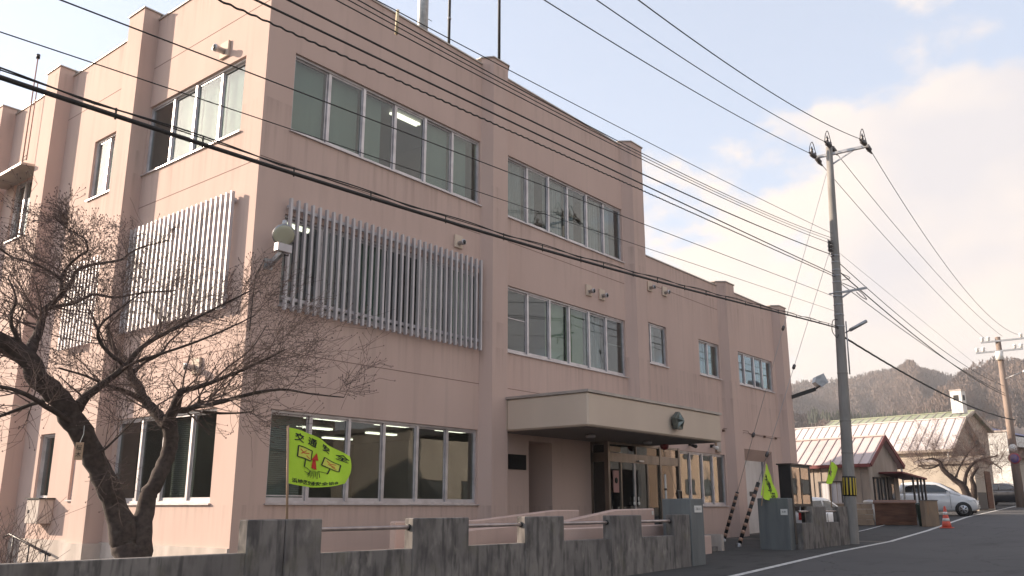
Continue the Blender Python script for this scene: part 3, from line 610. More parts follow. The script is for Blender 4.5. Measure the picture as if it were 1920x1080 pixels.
def plate(F0, ux, uz, nrm, wv, hv, texts, parent, name='name_plate', m_='white', ink='ink'):
    """flat sign plate with text rows; F0 = centre"""
    b = MB(); c = Vector(F0); ux = Vector(ux).normalized(); uz = Vector(uz); nr = Vector(nrm).normalized()
    b.obox(c, ux, nr, uz, wv/2, .008, hv/2); p = b.build(name, M[m_], parent)
    for (txt, size, du, dv) in texts: text_on(txt, size, lambda u, v, du=du, dv=dv: c+ux*(u+du)+uz*(v+dv)+nr*.0105, p, M[ink])
    return p
def text_on(txt, size, fn, parent, mt, name='lettering', rot=0, sx=1.0, bold=0.0, center=True):
    cu = bpy.data.curves.new('lettering_curve', 'FONT'); cu.body = txt; cu.size = size; cu.resolution_u = 2; cu.offset = bold
    cu.align_x = 'CENTER' if center else 'LEFT'; cu.align_y = 'CENTER'
    to = bpy.data.objects.new('lettering_tmp', cu); COL.objects.link(to)
    dg = bpy.context.evaluated_depsgraph_get(); dg.update()
    me = bpy.data.meshes.new_from_object(to.evaluated_get(dg)); me.name = name
    bpy.data.objects.remove(to, do_unlink=True); bpy.data.curves.remove(cu)
    off = WORLD.get(parent.name, Vector((0, 0, 0)))
    cr_, sr_ = math.cos(rot), math.sin(rot)
    for v in me.vertices:
        x, y = v.co.x*sx, v.co.y; v.co = fn(x*cr_-y*sr_, x*sr_+y*cr_)-off
    me.materials.clear(); me.materials.append(mt)
    o = bpy.data.objects.new(name, me); COL.objects.link(o); o.parent = parent; WORLD[o.name] = off; return o
plate((7.36, -4.622, -.1), (1, 0, 0), (0, 0, 1), (0, -1, 0), .30, .13, [('正面入口', .055, 0, 0)], t)
t = empty('gate_pillar', (11.7, WY+.2, -1.1), 'grey gate pillar beside the black notice cabinet, right of the driveway', 'gate pillar', 'smooth grey gate pillars')
FP = on('Z', -1.07, 1484, 1032); fpx = float(FP[0]); fpy = float(FP[1])
b = MB(); b.box((fpx, fpy, -1.5), (fpx+.30, fpy+.78, .15)); b.build('shaft', M['conc_smooth'], t, bevel=.012)
plate((fpx-.006, fpy+.11, -.18), (0, -1, 0), (0, 0, 1), (-1, 0, 0), .17, .14, [('駐車', .05, 0, 0)], t)
t = empty('boundary_wall', (14, -4.4, -1.1), 'short stained concrete wall with two openings between gate pillar and utility pole', 'wall')
b = MB(); yy = -4.55
X = [fpx+.31, fpx+1.62, 13.93, 14.93, 15.9, 16.8]
X = [fpx+.31]+[float(on('Y', yy, q_, 950)[0]) for q_ in (1521, 1547, 1571, 1587)]
b.box((X[0], yy, -1.4), (X[4], yy+.14, -.44)); b.build('wall_panel', M['conc'], t, bevel=.008)
for a0, a1 in ((X[1], X[2]), (X[3], X[4])): b = MB(); b.box((a0, yy-.012, -1.4), (a1, yy+.15, -.05)); b.build('pier', M['conc'], t, bevel=.01)
for a0, a1 in ((X[0], X[1]), (X[2], X[3])): b = MB(); b.tube([(a0, yy+.07, -.17), (a1, yy+.07, -.17)], .026, 10, caps=False); b.build('pipe_rail', M['rail'], t)

# notice cabinet
nx0, nx1, nyy = 15.01, 16.45, -3.5
t = empty('notice_board', (nx0+.7, nyy+.2, -1.05), 'black glazed notice cabinet on two posts behind the short wall', 'notice board')
b = MB(); b.box((nx0, nyy, -.05), (nx0+.05, nyy+.34, 1.06)); b.box((nx1-.05, nyy, -.05), (nx1, nyy+.34, 1.06)); b.box((nx0+.05, nyy, -.05), (nx1-.05, nyy+.34, .02)); b.box((nx0+.05, nyy+.30, .02), (nx1-.05, nyy+.34, 1.0)); b.box((nx0+.05, nyy, 1.0), (nx1-.05, nyy+.34, 1.06)); b.build('cabinet', M['dark'], t)
b = MB(); b.box((nx0-.04, nyy-.05, 1.062), (nx1+.04, nyy+.38, 1.10)); b.build('roof', mat('brown_metal', (.06, .04, .035), .5, .3), t)
b = MB()
for x in (nx0+.05, (nx0+nx1)/2-.03, nx1-.11): b.box((x, nyy+.005, .02), (x+.06, nyy+.03, 1.0))
b.build('door_frame', M['dark'], t)
b = MB(); b.box((nx0+.111, nyy+.012, .02), ((nx0+nx1)/2-.031, nyy+.016, 1.0)); b.box(((nx0+nx1)/2+.031, nyy+.012, .02), (nx1-.111, nyy+.016, 1.0)); b.build('pane', M['glassdark'], t)
b = MB()
for i, (x, z, ww, hh, c_) in enumerate([(nx0+.15, .55, .22, .35, 0), (nx0+.42, .5, .2, .3, 1), (nx0+.85, .5, .25, .4, 0), (nx0+1.12, .45, .18, .3, 1), (nx0+.2, .12, .4, .25, 1)]): b.box((x, nyy+.29, z), (x+ww, nyy+.296, z+hh))
b.build('posted_paper', mat('posted_paper', (.45, .43, .40), .8), t)
for x in (nx0+.25, nx1-.4): b = MB(); b.box((x, nyy+.1, -1.2), (x+.14, nyy+.2, -.05)); b.build('post', M['dark'], t)

# ------------------------------------------------------------------ FLAGS
def flag(name, label, base, top, corners, texts, art=False, wave=.02, ph=0, nu=26, folds=None):
    """corners TL, TR, BR, BL (world); pole from base to top"""
    t = empty(name, base, label, 'flag', 'fluorescent traffic safety flags')
    b = MB(); b.tube([base, top], .014, 8); b.build('stick', M['bamboo'], t)
    TL, TR, BR, BL = map(Vector, corners)
    n0 = (TR-TL).cross(BL-TL).normalized()
    if n0.dot(Vector(CAM)-TL) < 0: n0 = -n0
    def fn(u, v, lift=0):
        v_ = 1-v
        top_, bot = TL.lerp(TR, u), BL.lerp(BR, u)
        p = top_.lerp(bot, v_)
        p = p+Vector((0, 0, -1))*(.045*math.sin(math.pi*u)*v_*1.0)-Vector((0, 0, -1))*(.05*math.sin(math.pi*u)*(1-v_))+(TR-TL).normalized()*.035*math.sin(math.pi*v_)*u
        d = wave*(math.sin(u*7+v_*1.6+ph)*u**.5+.4*math.sin(u*15-v_*3+ph))
        if folds: d += folds*math.sin(u*11+ph)
        return p+n0*(d+lift)
    b = MB(); nv = 16
    for i in range(nu+1):
        for j in range(nv+1): b.v.append(tuple(fn(i/nu, j/nv)))
    for i in range(nu):
        for j in range(nv): k = i*(nv+1)+j; b.f.append((k, k+nv+1, k+nv+2, k+1)); b.sm.append(True)
    cl_ = b.build('cloth', M['flag'], t)
    asp = (BL-TL).length/max((TR-TL).length, .01)
    W = (TR-TL).length
    for (s_, sz, cu_, cv_, sx_, rot_) in texts:
        text_on(s_, sz, lambda x, y, cu_=cu_, cv_=cv_: fn(min(1, max(0, cu_+x)), min(1, max(0, cv_+y)), .006), cl_, M['ink'], sx=sx_, rot=rot_, bold=sz*.022)
    if art:
        def stroke(pts, wd, m_='ink', nm='drawn_line'):
            b = MB()
            K_ = 6; pts = [(a_[0]+(b_[0]-a_[0])*k/K_, a_[1]+(b_[1]-a_[1])*k/K_) for a_, b_ in zip(pts[:-1], pts[1:]) for k in range(K_)]+[pts[-1]]
            for (u0, v0), (u1, v1) in zip(pts[:-1], pts[1:]):
                du, dv = u1-u0, v1-v0; l_ = math.hypot(du, dv) or 1; a_, b_ = -dv/l_*wd, du/l_*wd
                b.quad(*[p for p in (fn(u0+a_, v0+b_, .009), fn(u1+a_, v1+b_, .009), fn(u1-a_, v1-b_, .009), fn(u0-a_, v0-b_, .009))])
            return b.build(nm, M[m_], cl_)
        for (ax_, ay_, bx_, by_, cx_, cy_, dx_, dy_) in [(.13, .71, .40, .70, .38, .50, .12, .51), (.60, .66, .86, .60, .84, .40, .56, .48)]:
            b = MB(); Kb = 6
            bl_ = lambda a, c: (( (ax_*(1-a)+bx_*a)*(1-c)+(dx_*(1-a)+cx_*a)*c ), ((ay_*(1-a)+by_*a)*(1-c)+(dy_*(1-a)+cy_*a)*c))
            for i_ in range(Kb):
                for j_ in range(Kb): b.quad(*[fn(*bl_((i_+p_)/Kb, (j_+q_)/Kb), .005) for p_, q_ in ((0, 0), (1, 0), (1, 1), (0, 1))])
            b.build('printed_board', M['palecream'], cl_)
            stroke([(ax_, ay_), (bx_, by_), (cx_, cy_), (dx_, dy_), (ax_, ay_)], .009, nm='board_outline')
        stroke([(.25, .50), (.23, .36)], .011); stroke([(.69, .43), (.65, .30)], .011)
        for (a_, b_) in [((.16, .66), (.22, .60)), ((.22, .60), (.34, .63)), ((.27, .57), (.35, .53)), ((.64, .60), (.70, .55)), ((.70, .55), (.80, .57)), ((.72, .50), (.80, .45)), ((.17, .58), (.27, .66)), ((.66, .53), (.78, .50))]: stroke([a_, b_], .007, 'redink', 'drawn_mark')
        b = MB(); b.quad(fn(.42, .54, .007), fn(.47, .54, .007), fn(.50, .36, .007), fn(.40, .38, .007)); b.add([fn(.39, .53, .0075), fn(.51, .55, .0075), fn(.475, .69, .0075)], [(0, 1, 2)]); b.build('red_arrow', M['redink'], cl_)
        for k in range(8): a_ = .36+.022*k; stroke([(a_+.02, .33), (a_-.04+.012*k, .18+.03*(k % 2))], .0045, nm='road_line')
        stroke([(.22, .36), (.38, .31), (.30, .22)], .005, nm='road_line'); stroke([(.52, .34), (.66, .32)], .005, nm='road_line'); stroke([(.24, .27), (.36, .25)], .005, nm='road_line')
    return t
P = lambda x, y, Y=WY+.08: tuple(on('Y', Y, x, y))
flag('safety_flag', 'open yellow-green traffic safety flag standing on the left concrete pier', P(538, 976), P(540, 798),
     [P(540, 801), P(652, 856), P(644, 907), P(541, 906)],
     [('交', .16, .155, .85, .95, -.12), ('通', .16, .39, .85, .95, -.12), ('安', .17, .64, .85, .95, -.12), ('全', .20, .885, .80, .85, -.12), ('浜地区交通安全協会', .085, .46, .07, 1.05, 0)], art=True, wave=.045)
P2 = lambda x, y: tuple(on('Y', -3.9, x, y))
flag('safety_flag', 'half-folded yellow-green flag hanging over the right gate pillar', P2(1428, 948), P2(1436, 866),
     [P2(1436, 868), P2(1458, 931), P2(1444, 938), P2(1427, 928)], [('交通', .20, .30, .62, 1.3, .1), ('安', .30, .58, .55, .9, .1), ('全', .42, .84, .5, .6, .1)], wave=.02, ph=1)
P3 = lambda x, y: tuple(on('Y', -4.46, x, y))
flag('safety_flag', 'small limp yellow-green flag left of the grey utility pole', P3(1559, 952), P3(1557, 862),
     [P3(1557, 865), P3(1570, 877), P3(1562, 903), P3(1548, 905)], [('安', .22, .35, .5, .8, 0)], wave=.03, ph=2, folds=.02)

# ------------------------------------------------------------------ TREES (bare)
def rnd(a, b): return random.uniform(a, b)
def smooth_path(pts, n=3):
    out = []
    for i in range(len(pts)-1):
        p0 = pts[max(i-1, 0)]; p1 = pts[i]; p2 = pts[i+1]; p3 = pts[min(i+2, len(pts)-1)]
        for k in range(n):
            t_ = k/n; out.append(.5*((2*p1)+(p2-p0)*t_+(2*p0-5*p1+4*p2-p3)*t_*t_+(3*p1-p0-3*p2+p3)*t_**3))
    out.append(pts[-1]); return out
def grow(bt, p, d, r, ln, depth, bias, nseg=5, wob=.35, bud=.8):
    pts = [p.copy()]; rr = [r]; d = d.normalized(); kids = []
    for i in range(nseg):
        d = (d+Vector((rnd(-wob, wob), rnd(-wob, wob), rnd(-wob, wob)*.8))*.55+bias*.10).normalized()
        p = p+d*ln/nseg; pts.append(p.copy()); rr.append(max(r*(1-.80*(i+1)/nseg), .0022))
        if depth > 0 and i >= 0: kids.append((p.copy(), d.copy(), rr[-1]))
    bt.tube(pts, rr, 5 if r > .012 else 3, caps=False)
    for (kp, kd, kr) in kids:
        for q_ in range(2 if random.random() < .45 else 1):
            ax_ = Vector((rnd(-1, 1), rnd(-1, 1), rnd(-.6, 1))); side = (ax_-kd*ax_.dot(kd))
            if side.length < .1: continue
            nd = (kd*rnd(.35, .9)+side.normalized()*rnd(.5, 1.0)).normalized()
            grow(bt, kp, nd, max(kr*.62, .0024), ln*rnd(.40, .70), depth-1, bias, 4, wob, bud)
    if depth == 0 and random.random() < bud:
        e = pts[-1]; s_ = .009
        bt.add([e+Vector((s_, 0, 0)), e+Vector((0, s_, 0)), e-Vector((s_, 0, 0)), e-Vector((0, s_, 0)), e+Vector((0, 0, s_*1.6)), e-Vector((0, 0, s_))], [(0, 1, 4), (1, 2, 4), (2, 3, 4), (3, 0, 4), (1, 0, 5), (2, 1, 5), (3, 2, 5), (0, 3, 5)])
TB = 12.0
tb = Vector(at(TB, 247, 1040))
t = empty('bare_tree', (tb.x, tb.y, gz(tb.x)), 'large bare dark-barked tree forking low in front of the sunlit side wall', 'tree')
# main limbs: (photo x, photo y, distance, diameter in photo px)
LIMBS = [
 [(240, 1120, 12, 78), (243, 1040, 12, 62), (236, 1005, 12, 56), (215, 950, 11.9, 46), (192, 890, 11.8, 44), (165, 835, 11.7, 44), (140, 790, 11.6, 46), (110, 750, 11.5, 42), (75, 712, 11.4, 40), (50, 672, 11.3, 38), (10, 640, 11.2, 30), (-60, 600, 11.0, 24), (-130, 540, 11, 14)],
 [(262, 1060, 12, 44), (264, 1000, 12, 44), (273, 950, 12.1, 36), (292, 900, 12.1, 32), (312, 860, 12.2, 30), (322, 820, 12.2, 30), (312, 785, 12.2, 32)],
 [(314, 800, 12.2, 26), (296, 778, 12.3, 22), (277, 757, 12.4, 20), (260, 728, 12.5, 19), (246, 704, 12.6, 18), (230, 672, 12.7, 14), (212, 650, 12.7, 10), (200, 610, 12.8, 7)],
 [(316, 790, 12.2, 26), (328, 762, 12.1, 22), (338, 737, 12.0, 16), (352, 731, 12, 12), (395, 718, 11.9, 9), (450, 695, 11.8, 7), (500, 673, 11.7, 5), (535, 655, 11.7, 3)],
 [(330, 768, 12.1, 16), (352, 768, 12.2, 13), (372, 757, 12.3, 10), (376, 753, 12.3, 9)],
 [(345, 768, 12.0, 11), (385, 760, 11.8, 10), (420, 752, 11.7, 9), (460, 741, 11.6, 8), (525, 730, 11.4, 6), (580, 738, 11.3, 4), (645, 745, 11.2, 2.5)],
 [(380, 772, 12.2, 7), (425, 775, 12.3, 5), (470, 772, 12.3, 3), (475, 764, 12.3, 2)],
 [(142, 768, 11.6, 26), (165, 740, 11.5, 18), (200, 714, 11.4, 14), (235, 686, 11.3, 12), (265, 652, 11.3, 10), (300, 630, 11.2, 9), (335, 612, 11.2, 7), (400, 580, 11.1, 5), (470, 545, 11.1, 3)],
 [(240, 683, 11.4, 8), (300, 664, 11.5, 6), (370, 640, 11.6, 5), (440, 610, 11.7, 4), (480, 590, 11.8, 2)],
 [(230, 682, 11.3, 9), (200, 658, 11.2, 8), (184, 632, 11.1, 7), (192, 606, 11.0, 5), (230, 575, 10.9, 4), (270, 545, 10.9, 3)],
 [(50, 678, 11.3, 30), (64, 640, 11.4, 20), (76, 610, 11.5, 16), (84, 582, 11.6, 13), (112, 556, 11.7, 11), (132, 530, 11.8, 8), (150, 503, 11.9, 7), (201, 492, 12, 6), (227, 487, 12.1, 5), (245, 474, 12.1, 4), (267, 463, 12.2, 3.5), (316, 451, 12.3, 2.5)],
 [(116, 552, 11.6, 9), (116, 520, 11.6, 8), (132, 494, 11.5, 6), (152, 478, 11.4, 5), (164, 470, 11.4, 4.5), (160, 450, 11.3, 4), (146, 440, 11.3, 3), (120, 424, 11.2, 2.5), (100, 406, 11.2, 2)],
 [(84, 582, 11.6, 10), (105, 575, 11.8, 8), (140, 568, 12, 7), (176, 552, 12.1, 6), (217, 558, 12.2, 5), (267, 549, 12.3, 4), (330, 545, 12.4, 3)],
 [(113, 524, 11.6, 6), (91, 508, 11.5, 5), (57, 492, 11.4, 5), (19, 480, 11.3, 4), (-20, 450, 11.2, 4)],
 [(60, 690, 11.4, 20), (30, 672, 11.6, 14), (0, 655, 11.8, 12), (-50, 640, 12, 9)],
 [(150, 800, 11.6, 15), (100, 770, 11.3, 11), (50, 740, 11, 9), (0, 725, 10.9, 8), (-60, 715, 10.8, 6)],
 [(100, 745, 11.5, 12), (60, 758, 11.7, 8), (0, 780, 11.8, 6), (-50, 790, 12, 4)],
 [(165, 838, 11.7, 8), (190, 845, 11.6, 5), (215, 825, 11.5, 4), (235, 805, 11.5, 3), (255, 785, 11.5, 2)],
 [(270, 750, 12.4, 10), (240, 735, 12.2, 8), (200, 722, 12, 6), (160, 705, 11.8, 5), (110, 690, 11.6, 4)],
 [(246, 704, 12.6, 8), (270, 680, 12.6, 6), (300, 665, 12.7, 5), (318, 640, 12.8, 4), (350, 610, 12.9, 3), (372, 560, 12.9, 2)],
 [(395, 718, 11.9, 5), (425, 690, 12.2, 4), (470, 655, 12.4, 3), (500, 610, 12.5, 2)],
 [(50, 672, 11.3, 14), (35, 640, 11.2, 10), (20, 600, 11.1, 8), (30, 560, 11, 5), (15, 520, 11, 3)],
]
b = MB(); bt = MB(); random.seed(11)
ctr = Vector(at(12, 240, 720))
for li, limb in enumerate(LIMBS):
    pts = [Vector(at(d_, x, y)) for x, y, d_, wd in limb]; rad = [wd/2/FPX*d_*.82 for x, y, d_, wd in limb]
    sp = smooth_path(pts, 4); rr = list(np.interp(np.linspace(0, len(pts)-1, len(sp)), range(len(pts)), rad))
    for i in range(1, len(sp)-1): sp[i] = sp[i]+Vector((rnd(-1, 1), rnd(-1, 1), rnd(-1, 1)))*rr[i]*.15
    rr = [r*rnd(.96, 1.05) for r in rr]
    b.tube(sp, rr, 12 if rad[0] > .07 else 7)
    for i in range(3, len(sp)):
        r = rr[i]
        if r > .085: continue
        p = sp[i]; d = (sp[i]-sp[i-1]).normalized()
        for _ in range(2):
            if random.random() > (.33 if p.x < -3.2 else .26): continue
            sv = Vector((rnd(-1, 1), rnd(-.8, .8), rnd(-.5, 1.0))); sv = (sv-d*sv.dot(d)).normalized()
            bias = (p-ctr); bias.z = .25; bias.normalize()
            hz = max(.22, min(1, (3.9-p.z)/1.6)); bias.z = .25 if p.z < 2.6 else -.15
            grow(bt, p, d*rnd(.3, .8)+sv*rnd(.5, 1), min(max(r*.42, .005), .014), hz*rnd(.45, .95)*(1.0 if r > .012 else .8), 2 if random.random() < .75 else 1, bias)
b.build('trunk', M['bark'], t); tw = bt.build('crown', M['twig'], t)
print('tree twig faces', len(bt.f))
b = MB(); random.seed(31)
for k in range(26):
    p_ = Vector(at(rnd(11.2, 12.2), rnd(-30, 60), 1050)); p_.z = -1.0; grow(b, p_, Vector((rnd(-.4, .4), rnd(-.4, .4), 1)), .006, rnd(.5, .85), 1, Vector((0, 0, .5)), 5, .25, 0)
tag(b.build('dry_shrub', M['twig']), 'thin dry leafless shrub behind the wall at the bottom left corner', 'shrub')
# wooden tag hung on the trunk
c = Vector(at(11.35, 148, 846)); rdir = Vector(RT)
t = empty('tree_tag', c, 'small wooden name tag hanging on the dark tree trunk', 'tag')
b = MB(); b.obox(c, rdir, Vector(FW), (0, 0, 1), .045, .006, .10); p = b.build('board', M['bamboo'], t)
text_on('桜', .07, lambda u, v: c+rdir*u+Vector((0, 0, v+.04))-Vector(FW)*.012, p, M['ink']); text_on('木', .07, lambda u, v: c+rdir*u+Vector((0, 0, v-.04))-Vector(FW)*.012, p, M['ink'])
b = MB(); b.tube([c+Vector((0, 0, .1)), c+Vector((.03, 0, .2)), c+Vector((.05, .05, .3))], .004, 4); b.build('string', M['white'], t)

def simple_bare(name, label, limbs, seed, mt_b, dep=3, cat='tree', sc=1.0, grp=None):
    random.seed(seed); p0 = Vector(at(*[limbs[0][0][k] for k in (2, 0, 1)]))
    t = empty(name, (p0.x, p0.y, gz(p0.x)), label, cat, grp)
    b = MB(); bt = MB()
    for limb in limbs:
        pts = [Vector(at(d_, x, y)) for x, y, d_, wd in limb]; rad = [wd*.75/2/FPX*d_ for x, y, d_, wd in limb]
        if limb is limbs[0]: pts[0].z = gz(pts[0].x)-.1
        sp = smooth_path(pts, 3); rr = list(np.interp(np.linspace(0, len(pts)-1, len(sp)), range(len(pts)), rad)); b.tube(sp, rr, 7)
        for i in range(2, len(sp)):
            if rr[i] > .16: continue
            d = (sp[i]-sp[i-1]).normalized()
            for _ in range(1):
                sv = Vector((rnd(-1, 1), rnd(-1, 1), rnd(-.3, 1))); sv = (sv-d*sv.dot(d)).normalized()
                grow(bt, sp[i], d*rnd(.3, .8)+sv, .016*sc, rnd(.8, 1.5)*sc, dep, Vector((0, 0, .6)), 4, .35, 0)
    b.build('trunk', mt_b, t); bt.build('crown', M['twig'], t); return t
D_ = 49
simple_bare('bare_tree', 'leaning bare tree with a forked dark trunk behind the white car', [
 [(1822, 945, D_, 20), (1808, 915, D_, 16), (1790, 900, D_, 12), (1768, 880, D_, 10), (1762, 866, D_, 7), (1748, 860, D_, 5), (1735, 862, D_, 3)],
 [(1808, 915, D_, 10), (1812, 888, D_, 7), (1826, 868, D_, 6), (1846, 860, D_, 4), (1870, 855, D_, 3)],
 [(1826, 940, D_+1, 15), (1826, 912, D_+1, 12), (1822, 895, D_+1, 7), (1835, 875, D_+1, 4)],
 [(1764, 868, D_, 5), (1752, 876, D_, 4), (1735, 878, D_, 2.5), (1722, 872, D_, 1.5)],
 [(1790, 900, D_, 5), (1800, 875, D_, 4), (1815, 850, D_, 3), (1830, 835, D_, 2)],
 [(1846, 860, D_, 4), (1862, 868, D_-1, 3), (1878, 880, D_-1, 2)]], 5, M['bark'])

# ------------------------------------------------------------------ UTILITY POLES and cables
PX, PY = 16.35, -4.55
def zat(x, y, px_=PX, py_=PY):
    d = ray(x, y); return float(CAM[2]+d[2]*math.hypot(px_-CAM[0], py_-CAM[1])/math.hypot(d[0], d[1]))
zt = zat(1560, 272)
def lean(z): return Vector(RT)*.40*(z-gz(PX))/(zt-gz(PX))
def insul(b, p, d, n=3, r=.078, st=.10):
    p = Vector(p); d = Vector(d).normalized()
    prof = [(0, .015)]
    for k in range(n): h = .03+k*st; prof += [(h, .02), (h+.01, r), (h+.035, r*.9), (h+.045, .02)]
    prof += [(.03+n*st+.05, .03), (.03+n*st+.14, .028)]
    b.lathe(p, d, prof, 10); return p+d*(.03+n*st+.14)
t = empty('utility_pole', (PX, PY, gz(PX)), 'tall grey concrete utility pole at the roadside with a high-voltage crossarm', 'utility pole', 'utility poles along the street')
b = MB(); b.tube([(PX, PY, gz(PX)-.3)]+[(PX, PY, gz(PX)+(zt-gz(PX))*k/8) for k in range(9)], [.17]+[.17-.075*k/8 for k in range(9)], 20); b.build('shaft', M['polec'], t)
b = MB(); b.tube([(PX, PY, zat(1600, 930)), (PX, PY, zat(1600, 893))], .176, 24); sg = b.build('warning_sleeve', M['black'], t)
b = MB(); z0_, z1_ = zat(1600, 928), zat(1600, 896)
for k in range(12):
    a = 2*math.pi*k/12; c = Vector((PX+.178*math.cos(a), PY+.178*math.sin(a), (z0_+z1_)/2)); b.obox(c, (-math.sin(a), math.cos(a), 0), (math.cos(a), math.sin(a), 0), (0, 0, 1), .021, .002, (z1_-z0_)/2)
b.build('yellow_stripe', M['yellow'], sg)
for yy_ in (478, 490, 505, 516, 528, 548, 555, 571, 590, 612, 700, 790, 850):
    z = zat(1580, yy_); r = .17-.075*(z-gz(PX))/(zt-gz(PX)); b = MB(); b.tube([(PX, PY, z), (PX, PY, z+.035)], r+.009, 16); b.build('steel_band', M['steel'] if yy_ < 690 else M['polec'], t)
# high voltage crossarm: from photo (1533,292) to (1627,281), perpendicular-ish to the line
wl = Vector(on('Y', PY+.55, 1535, 292)); wr = Vector(on('Y', PY-1.25, 1626, 283))
zc = zt-.22
CA = [Vector((PX+.02, PY+.46, zc)), Vector((PX+.02, PY-1.14, zc))]
b = MB(); b.obox((CA[0]+CA[1])/2, (0, 1, 0), (1, 0, 0), (0, 0, 1), .80, .04, .04); b.obox(Vector((PX+.02, PY-.35, zc-.2)), Vector((0, -.9, .42)).normalized(), (1, 0, 0), Vector((0, .42, .9)), .38, .015, .02); b.build('crossarm', M['steel'], t)
HVP = [Vector((PX, PY+.42, zc)), Vector((PX, PY-.06, zt+.02)), Vector((PX, PY-1.08, zc+.04))]
HVL, HVR = [], []
for i, h in enumerate(HVP):
    b = MB(); e1 = insul(b, h+Vector((-.06, 0, 0)), (-1, 0, -.06)); e2 = insul(b, h+Vector((.08, 0, 0)), (1, -.0, -.18)); HVL.append(e1); HVR.append(e2)
    b.build('strain_insulator', M['ins'], t)
    b = MB(); b.lathe(h+Vector((-.3, 0, .05)), (0, 0, 1), [(0, .02), (.02, .05), (.06, .03), (.1, .05), (.14, .03), (.2, .012)], 10); b.lathe(h+Vector((.02, .02, .02)), (0, 0, 1), [(0, .02), (.03, .06), (.07, .03), (.11, .05), (.15, .02)], 10); b.build('pin_insulator', M['ins'], t)
    b = MB(); b.tube(smooth_path([e1, h+Vector((-.42, .0, .25)), h+Vector((-.2, .0, .42)), h+Vector((.05, 0, .12)), h+Vector((.25, 0, -.12)), e2], 4), .012, 5); b.build('jumper_cable', M['wire'], t)
# bracket arm and street light
z = zat(1590, 546); b = MB(); b.obox((PX, PY-.42, z+.02), Vector((0, -1, .06)), (1, 0, 0), (0, .06, 1), .42, .025, .03); b.obox((PX, PY-.24, z-.08), Vector((0, -.85, .5)), (1, 0, 0), (0, .5, .85), .16, .02, .02); b.obox((PX, PY+.18, z), (0, 1, 0), (1, 0, 0), (0, 0, 1), .07, .02, .02); b.build('bracket_arm', M['steel'], t)
z = zat(1600, 622); dl = Vector((.25, -.9, .50)).normalized(); s0 = Vector((PX, PY-.15, z))
b = MB(); b.tube([s0, s0+dl*.12, s0+dl*.14, s0+dl*.66, s0+dl*.68], [.02, .02, .05, .05, .02], 12); b.build('street_light', M['steel'], t)
z = zat(1568, 455); b = MB()
for k in range(3): b.lathe((PX-.17, PY+.05, z-.12*k), (-1, .2, 0), [(0, .03), (.03, .055), (.07, .03), (.11, .055), (.15, .02)], 10); b.tube([(PX-.1, PY, z-.12*k), (PX-.4, PY+.06, z-.12*k+.04), (PX-.36, PY+.04, z-.12*k-.2), (PX-.14, PY, z-.12*k-.3)], .01, 4)
b.build('low_voltage_rack', M['ins'], t)
b = MB(); b.tube(smooth_path([Vector((PX-.17, PY, zat(1570, 600))), Vector((PX-.55, PY, zat(1555, 608))), Vector((PX-.65, PY, zat(1552, 628))), Vector((PX-.3, PY, zat(1560, 636))), Vector((PX-.15, PY, zat(1572, 628)))], 5), .012, 5)
b.tube(smooth_path([Vector((PX+.15, PY-.1, zat(1589, 526))), Vector((PX+.3, PY-.5, zat(1606, 540))), Vector((PX+.35, PY-.7, zat(1625, 556))), Vector((PX+.2, PY-.6, zat(1618, 553))), Vector((PX+.1, PY-.5, zat(1612, 545)))], 5), .012, 5)
b.tube(smooth_path([Vector((PX+.05, PY-.14, zat(1590, 510))), Vector((PX+.1, PY-.35, zat(1596, 519))), Vector((PX, PY-.14, zat(1590, 523)))], 5), .010, 5); b.build('cable_loop', M['wire'], t)
b = MB(); b.tube([(PX+.1, PY-.15, zat(1590, 600)), (PX+.1, PY-.17, zat(1600, 700))], .02, 6); b.build('conduit', M['steel'], t)

ax_ = Vector((0, 0, 1)).cross(lean(zt)).normalized(); t.rotation_mode = 'QUATERNION'
from mathutils import Quaternion
t.rotation_quaternion = Quaternion(ax_, math.atan(.40/(zt-gz(PX))))

# second pole down the street
QX, QY = 50.75, -3.0
def zq(x, y): return zat(x, y, QX, QY)
t2 = empty('utility_pole', (QX, QY, gz(QX)), 'rusty-looking distant utility pole at the right edge with two insulator arms', 'utility pole', 'utility poles along the street')
b = MB(); zt2 = zq(1873, 632); b.tube([(QX, QY, gz(QX)-.2), (QX, QY, zt2)], [.26, .15], 14); b.build('shaft', noisy('weathered_pole', (.30, .23, .19), (.20, .15, .125), (1, 1, .3), 3, rough=.9), t2)
for yy_, a0, a1 in ((640, .9, -1.7), (659, 1.25, -1.3)):
    z = zq(1875, yy_); b = MB(); b.obox((QX-.2, QY+(a0+a1)/2, z), (0, 1, 0), (1, 0, 0), (0, 0, 1), (a0-a1)/2, .05, .05); ar = b.build('crossarm', M['steel'], t2)
    for y_ in (a0-.08, a0-.42, a1+.42, a1+.08):
        b = MB(); b.lathe((QX-.2, QY+y_, z+.05), (0, 0, 1), [(0, .04), (.06, .10), (.16, .09), (.22, .13), (.28, .06)], 10); b.build('pin_insulator', M['inswhite'], t2)
b = MB(); z = zq(1880, 675); b.tube([(QX-.2, QY, z), (QX-.2, QY, z+.5)], .22, 10); b.build('clamp_box', M['inswhite'], t2)
z = zq(1905, 700); b = MB(); b.tube([(QX-.1, QY-.1, z-.3), (QX-.3, QY-1.1, z)], .03, 5); b.lathe((QX-.3, QY-1.1, z), (-.2, -1, .1), [(0, .05), (.1, .12), (.45, .10), (.5, .03)], 10); b.build('street_light', M['steel'], t2)
zs = zq(1903, 860); b = MB(); b.lathe((QX-.30, QY-.05, zs), (-1, -.15, 0), [(0, .33), (.02, .33)], 24); rs = b.build('round_sign', mat('sign_blue', (.09, .06, .25), .5), t2)
b = MB(); b.lathe((QX-.323, QY-.05, zs), (-1, -.15, 0), [(0, .33), (.004, .33)], 24); b.build('red_ring', mat('sign_red', (.35, .03, .06), .5), rs)
